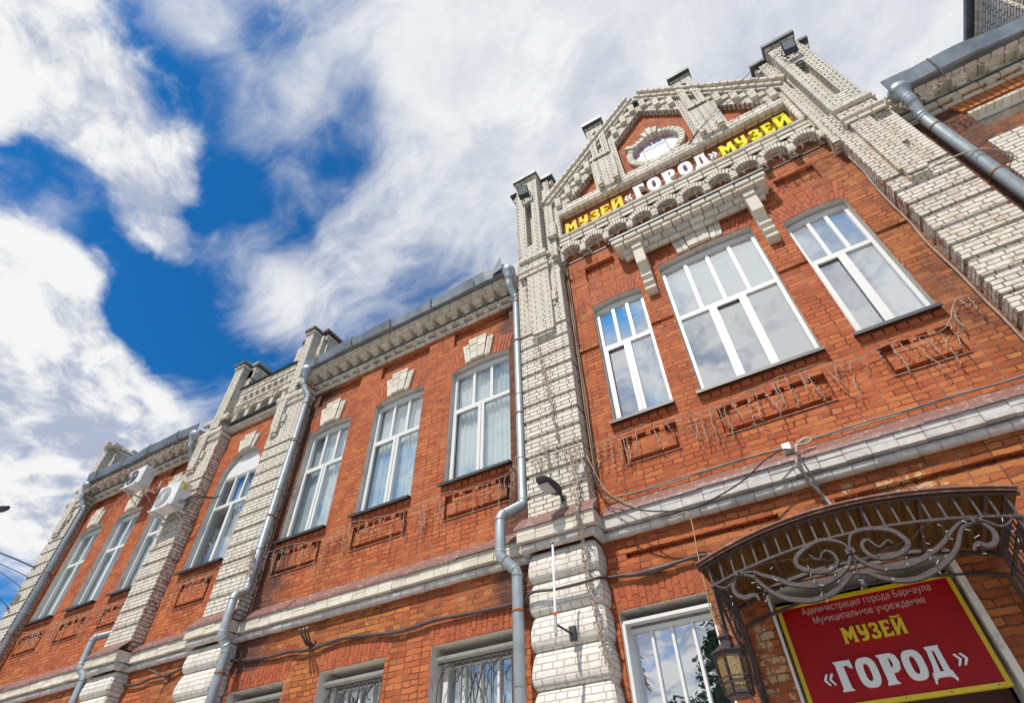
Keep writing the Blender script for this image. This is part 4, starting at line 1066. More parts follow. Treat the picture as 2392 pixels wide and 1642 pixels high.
# ------------------------------------------------------------------ lettering
def ell(cx, cz, rx, rz, p=2.5, n=28, a0=0, a1=2*math.pi):
    o = []
    for i in range(n):
        t = a0 + (a1-a0)*i/(n if abs(a1-a0-2*math.pi) < 1e-6 else n-1)
        c, s_ = math.cos(t), math.sin(t)
        o.append((cx + rx*math.copysign(abs(c)**(2/p), c), cz + rz*math.copysign(abs(s_)**(2/p), s_)))
    return o
GLY = {
 'М': [([(-.02,0),(.30,0),(.26,.10),(.27,.50),(.46,.20),(.54,.20),(.73,.50),(.72,.10),(.68,0),(1.02,0),(.97,.1),(.94,.9),(1.0,1),(.72,1),(.51,.64),(.28,1),(0,1),(.06,.9),(.03,.1)], [])],
 'У': [([(0,1),(.40,1),(.36,.93),(.37,.66),(.44,.57),(.56,.57),(.63,.66),(.64,.93),(.60,1),(1,1),(.95,.92),(.95,.34),(.85,.12),(.62,0),(.22,0),(.10,.05),(.12,.10),(.36,.13),(.52,.22),(.60,.36),(.40,.34),(.16,.42),(.05,.58),(.05,.92)], [])],
 'З': [([(.05,.78),(.08,.94),(.25,1),(.62,1),(.88,.92),(.96,.76),(.88,.60),(.76,.52),(.92,.44),(1,.27),(.92,.08),(.65,0),(.22,0),(.03,.07),(0,.26),(.30,.27),(.36,.17),(.55,.15),(.67,.25),(.60,.38),(.34,.43),(.34,.57),(.56,.61),(.64,.73),(.54,.85),(.38,.84),(.32,.74)], [])],
 'Е': [([(0,0),(.98,0),(1,.27),(.86,.25),(.76,.15),(.40,.15),(.40,.42),(.68,.44),(.78,.50),(.68,.58),(.40,.58),(.40,.86),(.70,.86),(.80,.76),(.95,.75),(.92,1),(0,1),(.06,.9),(.06,.1)], [])],
 'Й': [([(0,1),(.38,1),(.34,.92),(.34,.44),(.68,.94),(.64,1),(1,1),(.95,.92),(.95,.08),(1,0),(.62,0),(.66,.08),(.66,.56),(.32,.06),(.36,0),(0,0),(.05,.08),(.05,.92)], []), ([(.12,1.10),(.35,1.06),(.65,1.06),(.90,1.10),(.96,1.17),(.84,1.20),(.62,1.15),(.38,1.15),(.18,1.20),(.06,1.17)], [])],
 'Г': [([(0,0),(.66,0),(.54,.10),(.52,.84),(.72,.84),(.84,.74),(1,.72),(.96,1),(0,1),(.09,.9),(.09,.1)], [])],
 'О': [(ell(.5, .5, .5, .5, 2.8), [ell(.5, .5, .145, .30, 2.6)])],
 'Р': [([(0,0),(.64,0),(.52,.10),(.52,.36),(.74,.37),(.92,.46),(1,.68),(.92,.90),(.74,.99),(.6,1),(0,1),(.09,.9),(.09,.1)], [[(.52,.52),(.61,.55),(.66,.68),(.61,.82),(.52,.86)]])],
 'Д': [([(-.14,-.16),(-.05,-.20),(.04,-.06),(.20,0),(.78,0),(.94,-.06),(1.06,-.18),(1.14,-.13),(1.02,.16),(.95,.17),(.90,.9),(.95,1),(.12,1),(.20,.9),(.14,.40),(.04,.17),(-.06,.16)], [[(.40,.17),(.60,.17),(.60,.84),(.46,.84)]])],
 '«': [([(0,.5),(.32,1),(.52,1),(.24,.5),(.52,0),(.32,0)], []), ([(.48,.5),(.80,1),(1,1),(.72,.5),(1,0),(.80,0)], [])],
 '»': [([(.52,.5),(.20,1),(0,1),(.28,.5),(0,0),(.20,0)], []), ([(1,.5),(.68,1),(.48,1),(.76,.5),(.48,0),(.68,0)], [])],
}
def letter(ch, x0, x1, z0, z1, y0, y1, mat, parent):
    mb = MB(); f = lambda p: (x0+(x1-x0)*p[0], z0+(z1-z0)*p[1])
    for out, holes in GLY[ch]: mb.plate([f(p) for p in out], [[f(p) for p in h] for h in holes], y0, y1, 0)
    o = mb.build('letter', mat, parent); bevel(o, .003); return o
def rails(parent, x0, x1, zs, y, mat='rust'):
    mb = MB()
    for z in zs: mb.box(x0, x1, y, y+.02, z-.008, z+.008)
    mb.build('mounting_rail', mat, parent)
s1 = thing('facade_lettering', 'yellow three-dimensional letters МУЗЕЙ at the left end of the frieze, before the white word', 'sign', (-1.33, -.1, 11.05), 'lettering on the gable frieze')
for ch, a, b in (('М', -1.96, -1.70), ('У', -1.66, -1.45), ('З', -1.41, -1.21), ('Е', -1.19, -.99), ('Й', -.96, -.72)): letter(ch, a, b, 11.06, 11.36, -.155, -.05, 'yellow', s1)
rails(s1, -1.97, -.71, (11.13, 11.27), -.045)
s2 = thing('facade_lettering', 'large white three-dimensional letters «ГОРОД» in the middle of the gable frieze', 'sign', (.22, -.1, 11.05), 'lettering on the gable frieze')
letter('«', -.69, -.54, 11.13, 11.31, -.155, -.05, 'wlet', s2); letter('»', .97, 1.12, 11.16, 11.34, -.155, -.05, 'wlet', s2)
for ch, a, b in (('Г', -.49, -.26), ('О', -.21, .04), ('Р', .09, .34), ('О', .40, .65), ('Д', .70, .94)): letter(ch, a, b, 11.06, 11.47, -.155, -.05, 'wlet', s2)
rails(s2, -.70, 1.13, (11.16, 11.34), -.045)
s3 = thing('facade_lettering', 'lemon yellow three-dimensional letters МУЗЕЙ at the right end of the frieze, after the white word', 'sign', (1.77, -.1, 11.05), 'lettering on the gable frieze')
for ch, a, b in (('М', 1.17, 1.42), ('У', 1.46, 1.65), ('З', 1.70, 1.89), ('Е', 1.93, 2.10), ('Й', 2.14, 2.38)): letter(ch, a, b, 11.07, 11.40, -.155, -.05, 'yellow2', s3)
rails(s3, 1.16, 2.39, (11.15, 11.30), -.045)

sg = thing('entrance_sign', 'crimson sign board with yellow border reading МУЗЕЙ «ГОРОД» hung in the entrance under the canopy', 'sign board', (.2, .09, 2.76))
PX0, PX1, PZ0, PZ1 = -.535, .935, 2.765, 3.645
mb = MB(); mb.box(PX0+.004, PX1-.004, .092, .12, PZ0+.004, PZ1-.004); mb.build('panel', 'panelred', sg)
mb = MB(); mb.plate(rect(PX0, PX1, PZ0, PZ1), [rect(PX0+.034, PX1-.034, PZ0+.034, PZ1-.034)], .080, .124, back=True); o = mb.build('border', 'yframe', sg); bevel(o, .003)
mb = MB()
for i in range(5):
    for z in (PZ0+.017, PZ1-.017): mb.lathe([(.006, 0), (.006, .001)], 0, 0, 6) if False else mb.box(PX0+.08+.325*i, PX0+.09+.325*i, .076, .081, z-.005, z+.005)
mb.build('screw', 'rust', sg)
def text_line(txt, x0, x1, zb, cap, y, mat, parent, name='text_line'):
    cu = bpy.data.curves.new('text', 'FONT'); cu.body = txt; cu.extrude = .0; cu.resolution_u = 3; cu.offset = -.004
    to = bpy.data.objects.new('text', cu); C.objects.link(to)
    dg = bpy.context.evaluated_depsgraph_get(); me = bpy.data.meshes.new_from_object(to.evaluated_get(dg))
    C.objects.unlink(to); bpy.data.objects.remove(to)
    xs = [v.co.x for v in me.vertices]; a, b = min(xs), max(xs); k = (x1-x0)/(b-a); kz = cap/.73
    for v in me.vertices: v.co = Vector((x0+(v.co.x-a)*k, y, zb+v.co.y*kz))
    mb = MB(); mb.add([tuple(v.co) for v in me.vertices], [tuple(p.vertices) for p in me.polygons]); return mb.build(name, mat, parent)
M['pinkwhite'] = mat_plain('pale_pink_lettering', (.62, .44, .38), .5)
text_line('Администрация города Барнаула', -.325, .755, 3.535, .060, .0905, 'pinkwhite', sg)
text_line('Муниципальное учреждение', -.255, .67, 3.445, .060, .0905, 'pinkwhite', sg)
for ch, a, b in (('М', -.07, .045), ('У', .06, .145), ('З', .155, .235), ('Е', .245, .33), ('Й', .34, .435)): letter(ch, a, b, 3.238, 3.365, .072, .0918, 'yframe', sg)
for ch, a, b in (('Г', -.235, -.09), ('О', -.072, .09), ('Р', .112, .268), ('О', .285, .442), ('Д', .465, .595)): letter(ch, a, b, 2.885, 3.11, .062, .0918, 'wlet', sg)
letter('«', -.35, -.262, 2.945, 3.03, .066, .0918, 'wlet', sg); letter('»', .655, .745, 2.945, 3.03, .066, .0918, 'wlet', sg)

# ------------------------------------------------------------------ canopy over the entrance
cn = thing('entrance_canopy', 'arched bronze plastic canopy on forged brown iron scrollwork above the museum entrance', 'canopy', (.24, 0, 3.5))
CX = .24; HW = 1.17; YF = -1.15
ztop = lambda x: 3.655 + .205*(1-((x-CX)/HW)**2)
zbot = lambda x: 3.488 + .160*(1-((x-CX)/1.09)**2)
N = 40; xs = [CX-HW+2*HW*i/N for i in range(N+1)]
mb = MB()
mb.add([(x, -1.21, ztop(x)+.012) for x in xs] + [(x, -.005, ztop(x)+.03) for x in xs], [(i, i+1, N+2+i, N+1+i) for i in range(N)])
mb.add([(x, -1.21, ztop(x)+.020) for x in xs] + [(x, -.005, ztop(x)+.038) for x in xs], [(i, i+1, N+2+i, N+1+i) for i in range(N)])
mb.build('roof_sheet', 'poly', cn)
mb = MB()
for dy, dz in ((-1.215, .014), (-1.20, -.006)):
    mb.loft([[(x, dy, ztop(x)+dz-.010), (x, dy-.008, ztop(x)+dz), (x, dy, ztop(x)+dz+.010), (x, dy+.012, ztop(x)+dz)] for x in xs], 0, True)
mb.build('edge_strip', 'flash', cn)
mb = MB()
mb.ribbon([(x, ztop(x)-.014) for x in xs], .022, YF-.012, YF+.012); xb = [CX-1.09+2.18*i/N for i in range(N+1)]
mb.ribbon([(x, zbot(x)) for x in xb], .022, YF-.012, YF+.012)
mb.ribbon([(x, ztop(x)-.014) for x in xs], .025, -.035, -.01); mb.ribbon([(x, zbot(x)) for x in xb], .022, -.035, -.01)
for sx in (CX-1.09, CX+1.09):
    for z in (zbot(sx), ztop(sx)-.02): mb.box(sx-.012, sx+.012, YF, -.02, z-.011, z+.011)
mb.build('frame', 'iron', cn)
mb = MB()
for i in range(6):
    x = CX-HW+.18+(2*HW-.36)*i/5; mb.box(x-.014, x+.014, YF+.02, -.02, ztop(x)-.022, ztop(x)+.006)
mb.build('cross_rafter', 'roof', cn)
for i in range(23):
    x = CX-1.08+2.16*i/22; mb = MB(); mb.box(x-.0075, x+.0075, YF-.008, YF+.008, zbot(x)+.006, ztop(x)-.02); mb.build('baluster', 'iron', cn)
for sx in (CX-1.09, CX+1.09):
    for k in range(9):
        y = YF + .12 + .115*k; mb = MB(); mb.box(sx-.007, sx+.007, y-.007, y+.007, zbot(sx)+.006, ztop(sx)-.02); mb.build('baluster', 'iron', cn)
SC = dict(
spL=[(0.228,3.531),(0.208,3.582),(0.143,3.626),(0.056,3.649),(-0.054,3.617),(-0.131,3.577),(-0.164,3.538),(-0.162,3.492),(-0.117,3.452),(-0.035,3.417),(0.034,3.413),(0.096,3.436),(0.12,3.468),(0.113,3.521),(0.079,3.556),(0.04,3.547),(0.007,3.509),(-0.029,3.524),(-0.053,3.557)],
spR=[(0.238,3.528),(0.25,3.577),(0.288,3.636),(0.335,3.65),(0.404,3.65),(0.506,3.622),(0.567,3.585),(0.604,3.524),(0.614,3.476),(0.567,3.433),(0.498,3.413),(0.413,3.416),(0.353,3.443),(0.325,3.495),(0.325,3.54),(0.35,3.566),(0.383,3.564),(0.408,3.518),(0.432,3.496),(0.468,3.515),(0.504,3.531),(0.52,3.501)],
inL=[(-0.603,3.538),(-0.502,3.527),(-0.439,3.486),(-0.338,3.43),(-0.266,3.376),(-0.159,3.339),(-0.071,3.325),(0.015,3.337),(0.116,3.375),(0.186,3.433),(0.216,3.482),(.222,3.53)],
hookL=[(-0.615,3.541),(-0.653,3.503),(-0.688,3.445),(-0.677,3.384),(-0.624,3.347),(-0.565,3.353),(-0.531,3.34),(-0.525,3.301)],
outL=[(-0.599,3.53),(-0.514,3.49),(-0.476,3.43),(-0.421,3.354),(-0.34,3.287),(-0.252,3.25),(-0.155,3.229),(-0.054,3.237),(0.037,3.265),(0.119,3.313),(0.181,3.353),(0.226,3.355)],
endL=[(-0.617,3.535),(-0.696,3.473),(-0.754,3.453),(-0.807,3.478),(-0.835,3.524)],
inR=[(.238,3.53),(0.241,3.484),(0.262,3.441),(0.303,3.394),(0.368,3.353),(0.441,3.336),(0.544,3.329),(0.649,3.351),(0.725,3.38),(0.814,3.424),(0.898,3.487),(0.986,3.538),(1.064,3.541)],
outR=[(0.221,3.346),(0.276,3.333),(0.339,3.288),(0.449,3.239),(0.548,3.228),(0.632,3.243),(0.723,3.274),(0.813,3.322),(0.884,3.381),(0.936,3.452),(0.982,3.502),(1.049,3.514)],
hookR=[(1.072,3.52),(1.101,3.499),(1.129,3.442),(1.125,3.389),(1.093,3.35),(1.047,3.344),(1.013,3.371),(0.983,3.361),(0.962,3.331)],
endR=[(1.099,3.531),(1.138,3.495),(1.169,3.461),(1.211,3.449),(1.255,3.467),(1.277,3.498),(1.276,3.517)])
for k, p in SC.items():
    q = [(a, c) for a, b, c in smooth([(a, 0, b) for a, b in p], 5)]; n = len(q)
    if k.startswith('sp'): wd = [.012 + .024*math.sin(math.pi*min(1, i/n*1.25))**.8 * (1 if i/n < .9 else (1-i/n)*10) + .002 for i in range(n)]
    elif k.startswith('end'): wd = [.018]*n
    else: wd = [.012 + .026*math.sin(math.pi*(i+.5)/n)**.7 for i in range(n)]
    mb = MB(); mb.ribbon(q, wd, YF-.014, YF+.014); mb.build('scroll', 'iron', cn)
mb = MB(); mb.tube([(.228, YF, 3.51), (.223, YF, 3.39), (.217, YF, 3.27)], .010, 8); mb.sphere((.216, YF, 3.262), .027, 12)
mb.build('pendant_knob', 'iron', cn)
mb = MB()
for x, z in ((.230, 3.512), (-.61, 3.54), (1.08, 3.53)):
    mb.box(x-.032, x+.032, YF-.024, YF+.02, z-.020, z+.020); mb.sphere((x, YF-.026, z), .013, 8)
mb.build('collar', 'iron', cn)
for sx in (CX-1.09, CX+1.06):                                         # side brackets back to the wall
    mb = MB()
    bar = lambda p, q, r=.010: mb.tube([(sx, *p), (sx, *q)], r, 6)
    bar((-.02, 3.50), (-.02, 2.15), .013); bar((-.07, 3.48), (-.07, 2.2), .009)
    arc = smooth([(sx, -1.12, 3.44), (sx, -.80, 3.30), (sx, -.45, 3.02), (sx, -.20, 2.66), (sx, -.05, 2.2)], 6)
    mb.tube(arc, .013, 6); mb.tube([(a+.0, b+.06, c-.02) for a, b, c in arc[2:]], .009, 6)
    for p, q in (((-.95, 3.47), (-.62, 3.20)), ((-.62, 3.47), (-.92, 3.36)), ((-.62, 3.47), (-.32, 2.88)), ((-.30, 3.47), (-.60, 3.15)), ((-.30, 3.47), (-.10, 2.5)), ((-.06, 3.40), (-.34, 2.9)), ((-.04, 3.0), (-.16, 2.62)), ((-.04, 2.75), (-.25, 2.76))): bar(p, q, .008)
    mb.box(sx-.006, sx+.006, -1.17, -1.02, 3.18, 3.46)
    mb.tube(smooth([(sx, -1.16, 3.2), (sx, -1.12, 3.10), (sx, -1.04, 3.12), (sx, -1.03, 3.2)], 5), .009, 6)
    mb.build('side_bracket', 'iron', cn)
    mb = MB()
    for k in range(9): mb.tube([(sx+.012, -.06-.10*k, 3.49), (sx+.012, -.06-.10*k, 3.49 - (1.0*(1-k/9.5)**1.3)*.9)], .006, 5)
    mb.build('bracket_bar', 'iron', cn)

# hexagonal lantern on a chain from the left bracket
LX, LY = -.895, -.955
ln = thing('hanging_lantern', 'brown hexagonal iron lantern with amber textured glass hanging on a chain left of the entrance', 'lantern', (LX, LY, 2.72))
hexr = lambda r, z, ph=.35: [(LX+r*math.cos(math.pi/3*i+ph), LY+r*math.sin(math.pi/3*i+ph), z) for i in range(6)]
mb = MB()
mb.loft([hexr(.012, 3.20), hexr(.03, 3.185), hexr(.062, 3.155), hexr(.062, 3.145)], 0, False); mb.loft([hexr(.046, 3.146), hexr(.048, 3.105)], 0, False)
mb.loft([hexr(.052, 3.105), hexr(.095, 3.072), hexr(.148, 3.040), hexr(.146, 3.030)], 0, False)
mb.build('lantern_roof', 'iron', ln)
mb = MB(); body = lambda z: .122 - .018*(3.03-z)/.3
for i in range(6):
    a = hexr(body(3.03), 3.03)[i]; b = hexr(body(2.745), 2.745)[i]; mb.tube([a, b], .011, 6)
for z, r in ((3.02, .014), (2.755, .012)): mb.loft([hexr(body(z)+.006, z-r), hexr(body(z)+.006, z+r), hexr(body(z)-.012, z+r), hexr(body(z)-.012, z-r), hexr(body(z)+.006, z-r)], 0, False, False)
for z in (2.855, 2.815): mb.loft([hexr(body(z)+.020, z-.004), hexr(body(z)+.020, z+.004), hexr(body(z)+.010, z+.004), hexr(body(z)+.010, z-.004), hexr(body(z)+.020, z-.004)], 0, False, False)
mb.loft([hexr(.100, 2.748), hexr(.104, 2.735), hexr(.098, 2.728)], 0, False)
mb.build('cage', 'iron', ln)
a6, b6 = hexr(body(3.01)-.004, 3.01), hexr(body(2.765)-.004, 2.765)
for i in range(6):
    j = (i+1) % 6; mb = MB(); mb.add([b6[i], b6[j], a6[j], a6[i]], [(0, 1, 2, 3)]); mb.build('pane', 'amber', ln)
mb = MB()
for dx in (-.022, .022):
    for k in range(9):
        z = 3.205 + .026*k; t = k/8
        cxx = LX + dx*t*1.2; n = 8
        ring = [(cxx + (.007*math.cos(2*math.pi*i/n) if k % 2 else 0), LY + (0 if k % 2 else .007*math.cos(2*math.pi*i/n)), z + .016*math.sin(2*math.pi*i/n)) for i in range(n+1)]
        mb.tube(ring, .0026, 4)
mb.build('chain', 'iron', ln)

# ------------------------------------------------------------------ rain pipes
def drainpipe(label, top, pts, r=.066, clamps=(), funnel=True, grp='rain pipes beside the pilasters', fr=.13):
    base = pts[-1]
    t = thing('drainpipe', label, 'drainpipe', base, grp)
    def bend(p):
        out = [p[0]]
        for i in range(1, len(p)-1):
            a, b, c = Vector(p[i-1]), Vector(p[i]), Vector(p[i+1]); d = min(.03, (a-b).length*.3, (c-b).length*.3)
            out += [tuple(b+(a-b).normalized()*d), tuple(b+(c-b).normalized()*d)]
        return out + [p[-1]]
    mb = MB(); mb.tube(bend(pts), r, 16); mb.build('pipe', 'steel', t)
    mb = MB()
    for i in range(1, len(pts)-1):                                    # sheet metal collars at the bends
        for k, q in ((0, pts[i-1]), (1, pts[i+1])):
            b = Vector(pts[i]); d = (Vector(q)-b).normalized(); mb.tube([b+d*.055, b+d*.068], r+.005, 16)
    zz = [p for p in pts]
    for i in range(len(pts)-1):
        a, b = Vector(pts[i]), Vector(pts[i+1]); L = (b-a).length
        if L > 1.6:
            k = int(L/1.25)
            for j in range(1, k+1): p = a+(b-a)*(j/(k+.6)); mb.tube([p, p+(b-a).normalized()*.014], r+.004, 16)
    mb.build('pipe_collar', 'steel', t)
    if funnel:
        mb = MB(); x, y, z = top
        mb.lathe([(fr*.93, z+.03), (fr, z), (fr, z-.075), (fr*.96, z-.085), (r*1.15, z-.20), (r*.95, z-.26)], x, y, 20, cap=False); mb.build('funnel', 'steel', t)
    for x, y, z in clamps:
        mb = MB(); mb.lathe([(r+.002, z-.016), (r+.008, z-.012), (r+.008, z+.012), (r+.002, z+.016)], x, y, 16, cap=False); mb.box(x-.012, x+.012, y+r, .02, z-.008, z+.008); mb.build('clamp', 'rust', t)
    return t
drainpipe('straight grey rain pipe left of the big white pilaster, jogging forward over the belt', (-3.16, -.37, 10.42), [(-3.16, -.37, 10.2), (-3.16, -.37, 9.98), (-3.12, -.18, 9.72), (-3.12, -.18, 5.42), (-3.335, -.42, 5.20), (-3.335, -.42, 4.66), (-3.17, -.31, 4.48), (-3.17, -.31, .1)],
          clamps=[(-3.12, -.18, 9.6), (-3.12, -.18, 8.55), (-3.12, -.18, 6.95), (-3.17, -.31, 4.02)])
drainpipe('grey rain pipe on the right of the white pilaster between arched bay and three-window wing', (-8.44, -.37, 10.36), [(-8.44, -.37, 10.14), (-8.44, -.37, 9.95), (-8.32, -.22, 9.62), (-8.30, -.22, 5.42), (-8.24, -.45, 5.24), (-8.22, -.45, 4.64), (-8.17, -.33, 4.48), (-8.12, -.33, .1)],
          clamps=[(-8.32, -.22, 9.4), (-8.31, -.22, 8.4), (-8.30, -.22, 6.75), (-8.15, -.33, 4.15)])
drainpipe('rain pipe with a funnel tangled in fairy lights at the far left end pilaster', (-16.3, -.36, 9.95), [(-16.3, -.36, 9.74), (-16.3, -.36, 9.6), (-16.24, -.17, 9.3), (-16.22, -.17, .1)], r=.06, clamps=[(-16.24, -.17, 7.6), (-16.22, -.17, 6.2)])
drainpipe('rain pipe half hidden behind the reddish pilaster, its elbow jutting out above the belt', (-12.0, -.36, 9.95), [(-12.0, -.36, 9.74), (-12.0, -.36, 9.6), (-11.985, -.12, 9.3), (-11.985, -.12, 5.47), (-12.20, -.33, 5.36), (-12.18, -.33, 4.86), (-12.04, -.25, 4.70), (-12.04, -.25, .1)], r=.06, clamps=[(-11.985, -.12, 7.2)])
drainpipe('thick shiny rain pipe right of the worn pilaster under the right wing gutter', (3.64, -.34, 10.22), [(3.64, -.34, 10.0), (3.65, -.33, 9.9), (3.66, -.16, 9.6), (3.66, -.16, .1)], r=.078, clamps=[(3.66, -.16, 9.25), (3.66, -.16, 7.9), (3.66, -.16, 6.4)], fr=.15)

# ------------------------------------------------------------------ air conditioners
def aircon(x0, x1, z0, z1, yf, label, yellow=False, open_=False):
    t = thing('air_conditioner', label, 'air conditioner', ((x0+x1)/2, yf+.15, z0), 'outdoor units on the far wing')
    W = x1-x0; H = z1-z0; yb = yf+.28
    mb = MB(); mb.box(x0, x1, yf, yb, z0, z1); o = mb.build('casing', 'ac', t); bevel(o, .015, 2)
    cx, cz, r = x0+W*.36, z0+H*.50, H*.41
    mb = MB(); mb.plate(circ(cx, cz, r, 28), [], yf-.012, yf+.0); mb.build('fan_recess', 'dgrey' if open_ else 'acgrille', t)
    mb = MB()
    if not open_:
        for k in range(1, 8): mb.plate(circ(cx, cz, r*k/7.5, 28), [circ(cx, cz, r*k/7.5-.004, 28)], yf-.020, yf-.014)
        for i in range(12): a = math.pi*i/12; mb.tube([(cx-r*math.cos(a), yf-.017, cz-r*math.sin(a)), (cx+r*math.cos(a), yf-.017, cz+r*math.sin(a))], .0025, 4)
    else:
        for i in range(3):
            a = 2.1*i+.4; mb.plate([(cx, cz), (cx+r*.85*math.cos(a-.35), cz+r*.85*math.sin(a-.35)), (cx+r*.9*math.cos(a+.1), cz+r*.9*math.sin(a+.1)), (cx+r*.6*math.cos(a+.4), cz+r*.6*math.sin(a+.4))], [], yf-.020, yf-.014)
    mb.build('fan_grille' if not open_ else 'fan', 'ac' if not open_ else 'acgrille', t)
    mb = MB(); mb.plate([(x0-.004, z0-.004), (x1+.004, z0-.004), (x1+.004, z0+.05), (x0-.004, z0+.05)], [], yf-.006, yf+.001); mb.build('front_trim', 'ac', t)
    for bx in (x0+.06, x1-.06):
        mb = MB(); mb.box(bx-.02, bx+.02, yf-.06, .0, z0-.05, z0-.015); mb.box(bx-.02, bx+.02, -.02, .0, z0-.05, z0+.30); mb.tube([(bx, yf+.1, z0-.05), (bx, -.01, z0-.28)], .012, 6); mb.build('bracket', 'ac', t)
    if yellow:
        mb = MB(); mb.box(x1, x1+.025, yf+.07, yf+.16, z1-.17, z1-.06); mb.build('yellow_cover', 'yframe', t)
        mb = MB()
        for dz in (0, -.05): mb.tube(smooth([(x1, yf+.14, z0+.14+dz), (x1+.12, yf+.18, z0+.12+dz), (x1+.24, yf+.25, z0+.22+dz), (x1+.40, -.03, z0+.30+dz*.4), (x1+.55, -.0, z0+.31)], 6), .011, 6)
        mb.build('coolant_hose', 'black', t)
    return t
aircon(-11.80, -11.10, 7.68, 8.24, -.62, 'white outdoor unit with a yellow cover on its side, bracketed over the third far window', True)
aircon(-13.85, -13.22, 8.95, 9.42, -.52, 'smaller outdoor unit with dark open fan hole, high under the far gutter', False, True)

# ------------------------------------------------------------------ lamps
def floodlight(x, z, label):
    t = thing('floodlight', label, 'floodlight', (x, -.32, z), 'floodlights on the turrets')
    n = Vector((.1, -.80, -.55)).normalized(); u = Vector((1, .1, 0)).normalized(); u = (u - n*u.dot(n)).normalized(); v = n.cross(u); c = Vector((x, -.46, z))
    if v.z < 0: v = -v
    P = lambda a, b, d: tuple(c + u*a + v*b + n*d)
    mb = MB(); mb.hexa([P(-.125, -.16, .03), P(.125, -.16, .03), P(.125, .16, .03), P(-.125, .16, .03), P(-.10, -.12, -.05), P(.10, -.12, -.05), P(.10, .12, -.05), P(-.10, .12, -.05)]); o = mb.build('housing', 'dgrey', t); bevel(o, .01)
    mb = MB(); mb.hexa([P(-.10, -.03, .034), P(.10, -.03, .034), P(.10, .135, .034), P(-.10, .135, .034), P(-.10, -.03, .028), P(.10, -.03, .028), P(.10, .135, .028), P(-.10, .135, .028)]); mb.build('glass', 'lampglass', t)
    mb = MB(); mb.tube([P(-.13, 0, 0), P(-.13, -.02, -.12), (x-.05, -.30, z-.05)], .010, 6); mb.tube([P(.13, 0, 0), P(.13, -.02, -.12), (x+.05, -.30, z-.05)], .010, 6); mb.build('yoke', 'dgrey', t)
floodlight(-2.68, 12.86, 'black floodlight on the front of the left turret beside the gable')
floodlight(3.07, 12.98, 'black floodlight on the front of the right turret, near its top')
t = thing('wall_lamp', 'dark grey street-type lamp head sticking out of the big white pilaster above the belt', 'wall lamp', (-2.52, -.24, 5.32))
mb = MB(); rings = []
for s_, wd, h in ((0, .05, .035), (.06, .085, .05), (.16, .105, .055), (.30, .10, .05), (.40, .075, .038), (.45, .035, .018)):
    c = Vector((-2.53-.10*s_, -.33-s_, 5.33+.02*s_)); rings.append([(c.x+wd*math.copysign(abs(math.cos(a))**.7, math.cos(a)), c.y, c.z + (h*.55 if math.sin(a) > 0 else h)*math.copysign(abs(math.sin(a))**.7, math.sin(a))) for a in [2*math.pi*i/16 for i in range(16)]])
mb.loft(rings, 0, True); mb.build('lamp_head', 'dgrey', t)
mb = MB(); mb.tube([(-2.51, -.22, 5.28), (-2.515, -.30, 5.31), (-2.53, -.36, 5.33)], .022, 8); mb.box(-2.55, -2.47, -.255, -.235, 5.24, 5.32); mb.build('arm', 'dgrey', t)
mb = MB(); mb.box(-2.64, -2.50, -.70, -.45, 5.268, 5.276); mb.build('diffuser', 'lampglass', t)
t = thing('street_lamp', 'dark street lamp whose arm tip reaches in at the left edge of the picture', 'street lamp', (-18.7, -1.6, 0))
mb = MB(); mb.tube([(-18.7, -1.6, -.1), (-18.7, -1.6, 5), (-18.7, -1.6, 8.9)], [.09, .075, .05], 10); mb.tube(smooth([(-18.7, -1.6, 8.7), (-18.6, -1.59, 8.95), (-18.1, -1.55, 9.08), (-17.4, -1.5, 9.0)], 5), .03, 8); mb.build('pole', 'dgrey', t)
mb = MB(); mb.loft([[(-17.5+d, -1.5+w_*math.cos(a), 8.99-.13*d+h*math.sin(a)) for a in [2*math.pi*i/12 for i in range(12)]] for d, w_, h in ((0, .05, .03), (.15, .11, .05), (.45, .10, .045), (.68, .04, .02))], 0, True); mb.build('lamp_head', 'dgrey', t)

# ------------------------------------------------------------------ antenna
t = thing('whip_antenna', 'white whip antenna with a red ring on a small wall bracket', 'antenna', (-2.545, -.66, 3.52))
mb = MB(); mb.tube([(-2.541, -.66, 3.76), (-2.512, -.66, 4.505)], .0125, 8); mb.build('mast', 'upvc', t)
mb = MB(); mb.tube([(-2.511, -.66, 4.50), (-2.5105, -.66, 4.525)], .014, 8); mb.build('tip', 'black', t)
mb = MB(); mb.tube([(-2.542, -.66, 3.735), (-2.541, -.66, 3.775)], .017, 8); mb.build('red_ring', 'redpl', t)
mb = MB(); mb.tube([(-2.548, -.66, 3.56), (-2.542, -.66, 3.735)], .018, 8); mb.tube([(-2.551, -.66, 3.50), (-2.548, -.66, 3.56)], [.006, .010], 6); mb.build('base', 'acgrille', t)
mb = MB(); mb.tube([(-2.53, -.66, 3.65), (-2.525, -.30, 3.66)], .012, 6); mb.box(-2.56, -2.49, -.315, -.27, 3.60, 3.74); mb.build('bracket', 'dgrey', t)

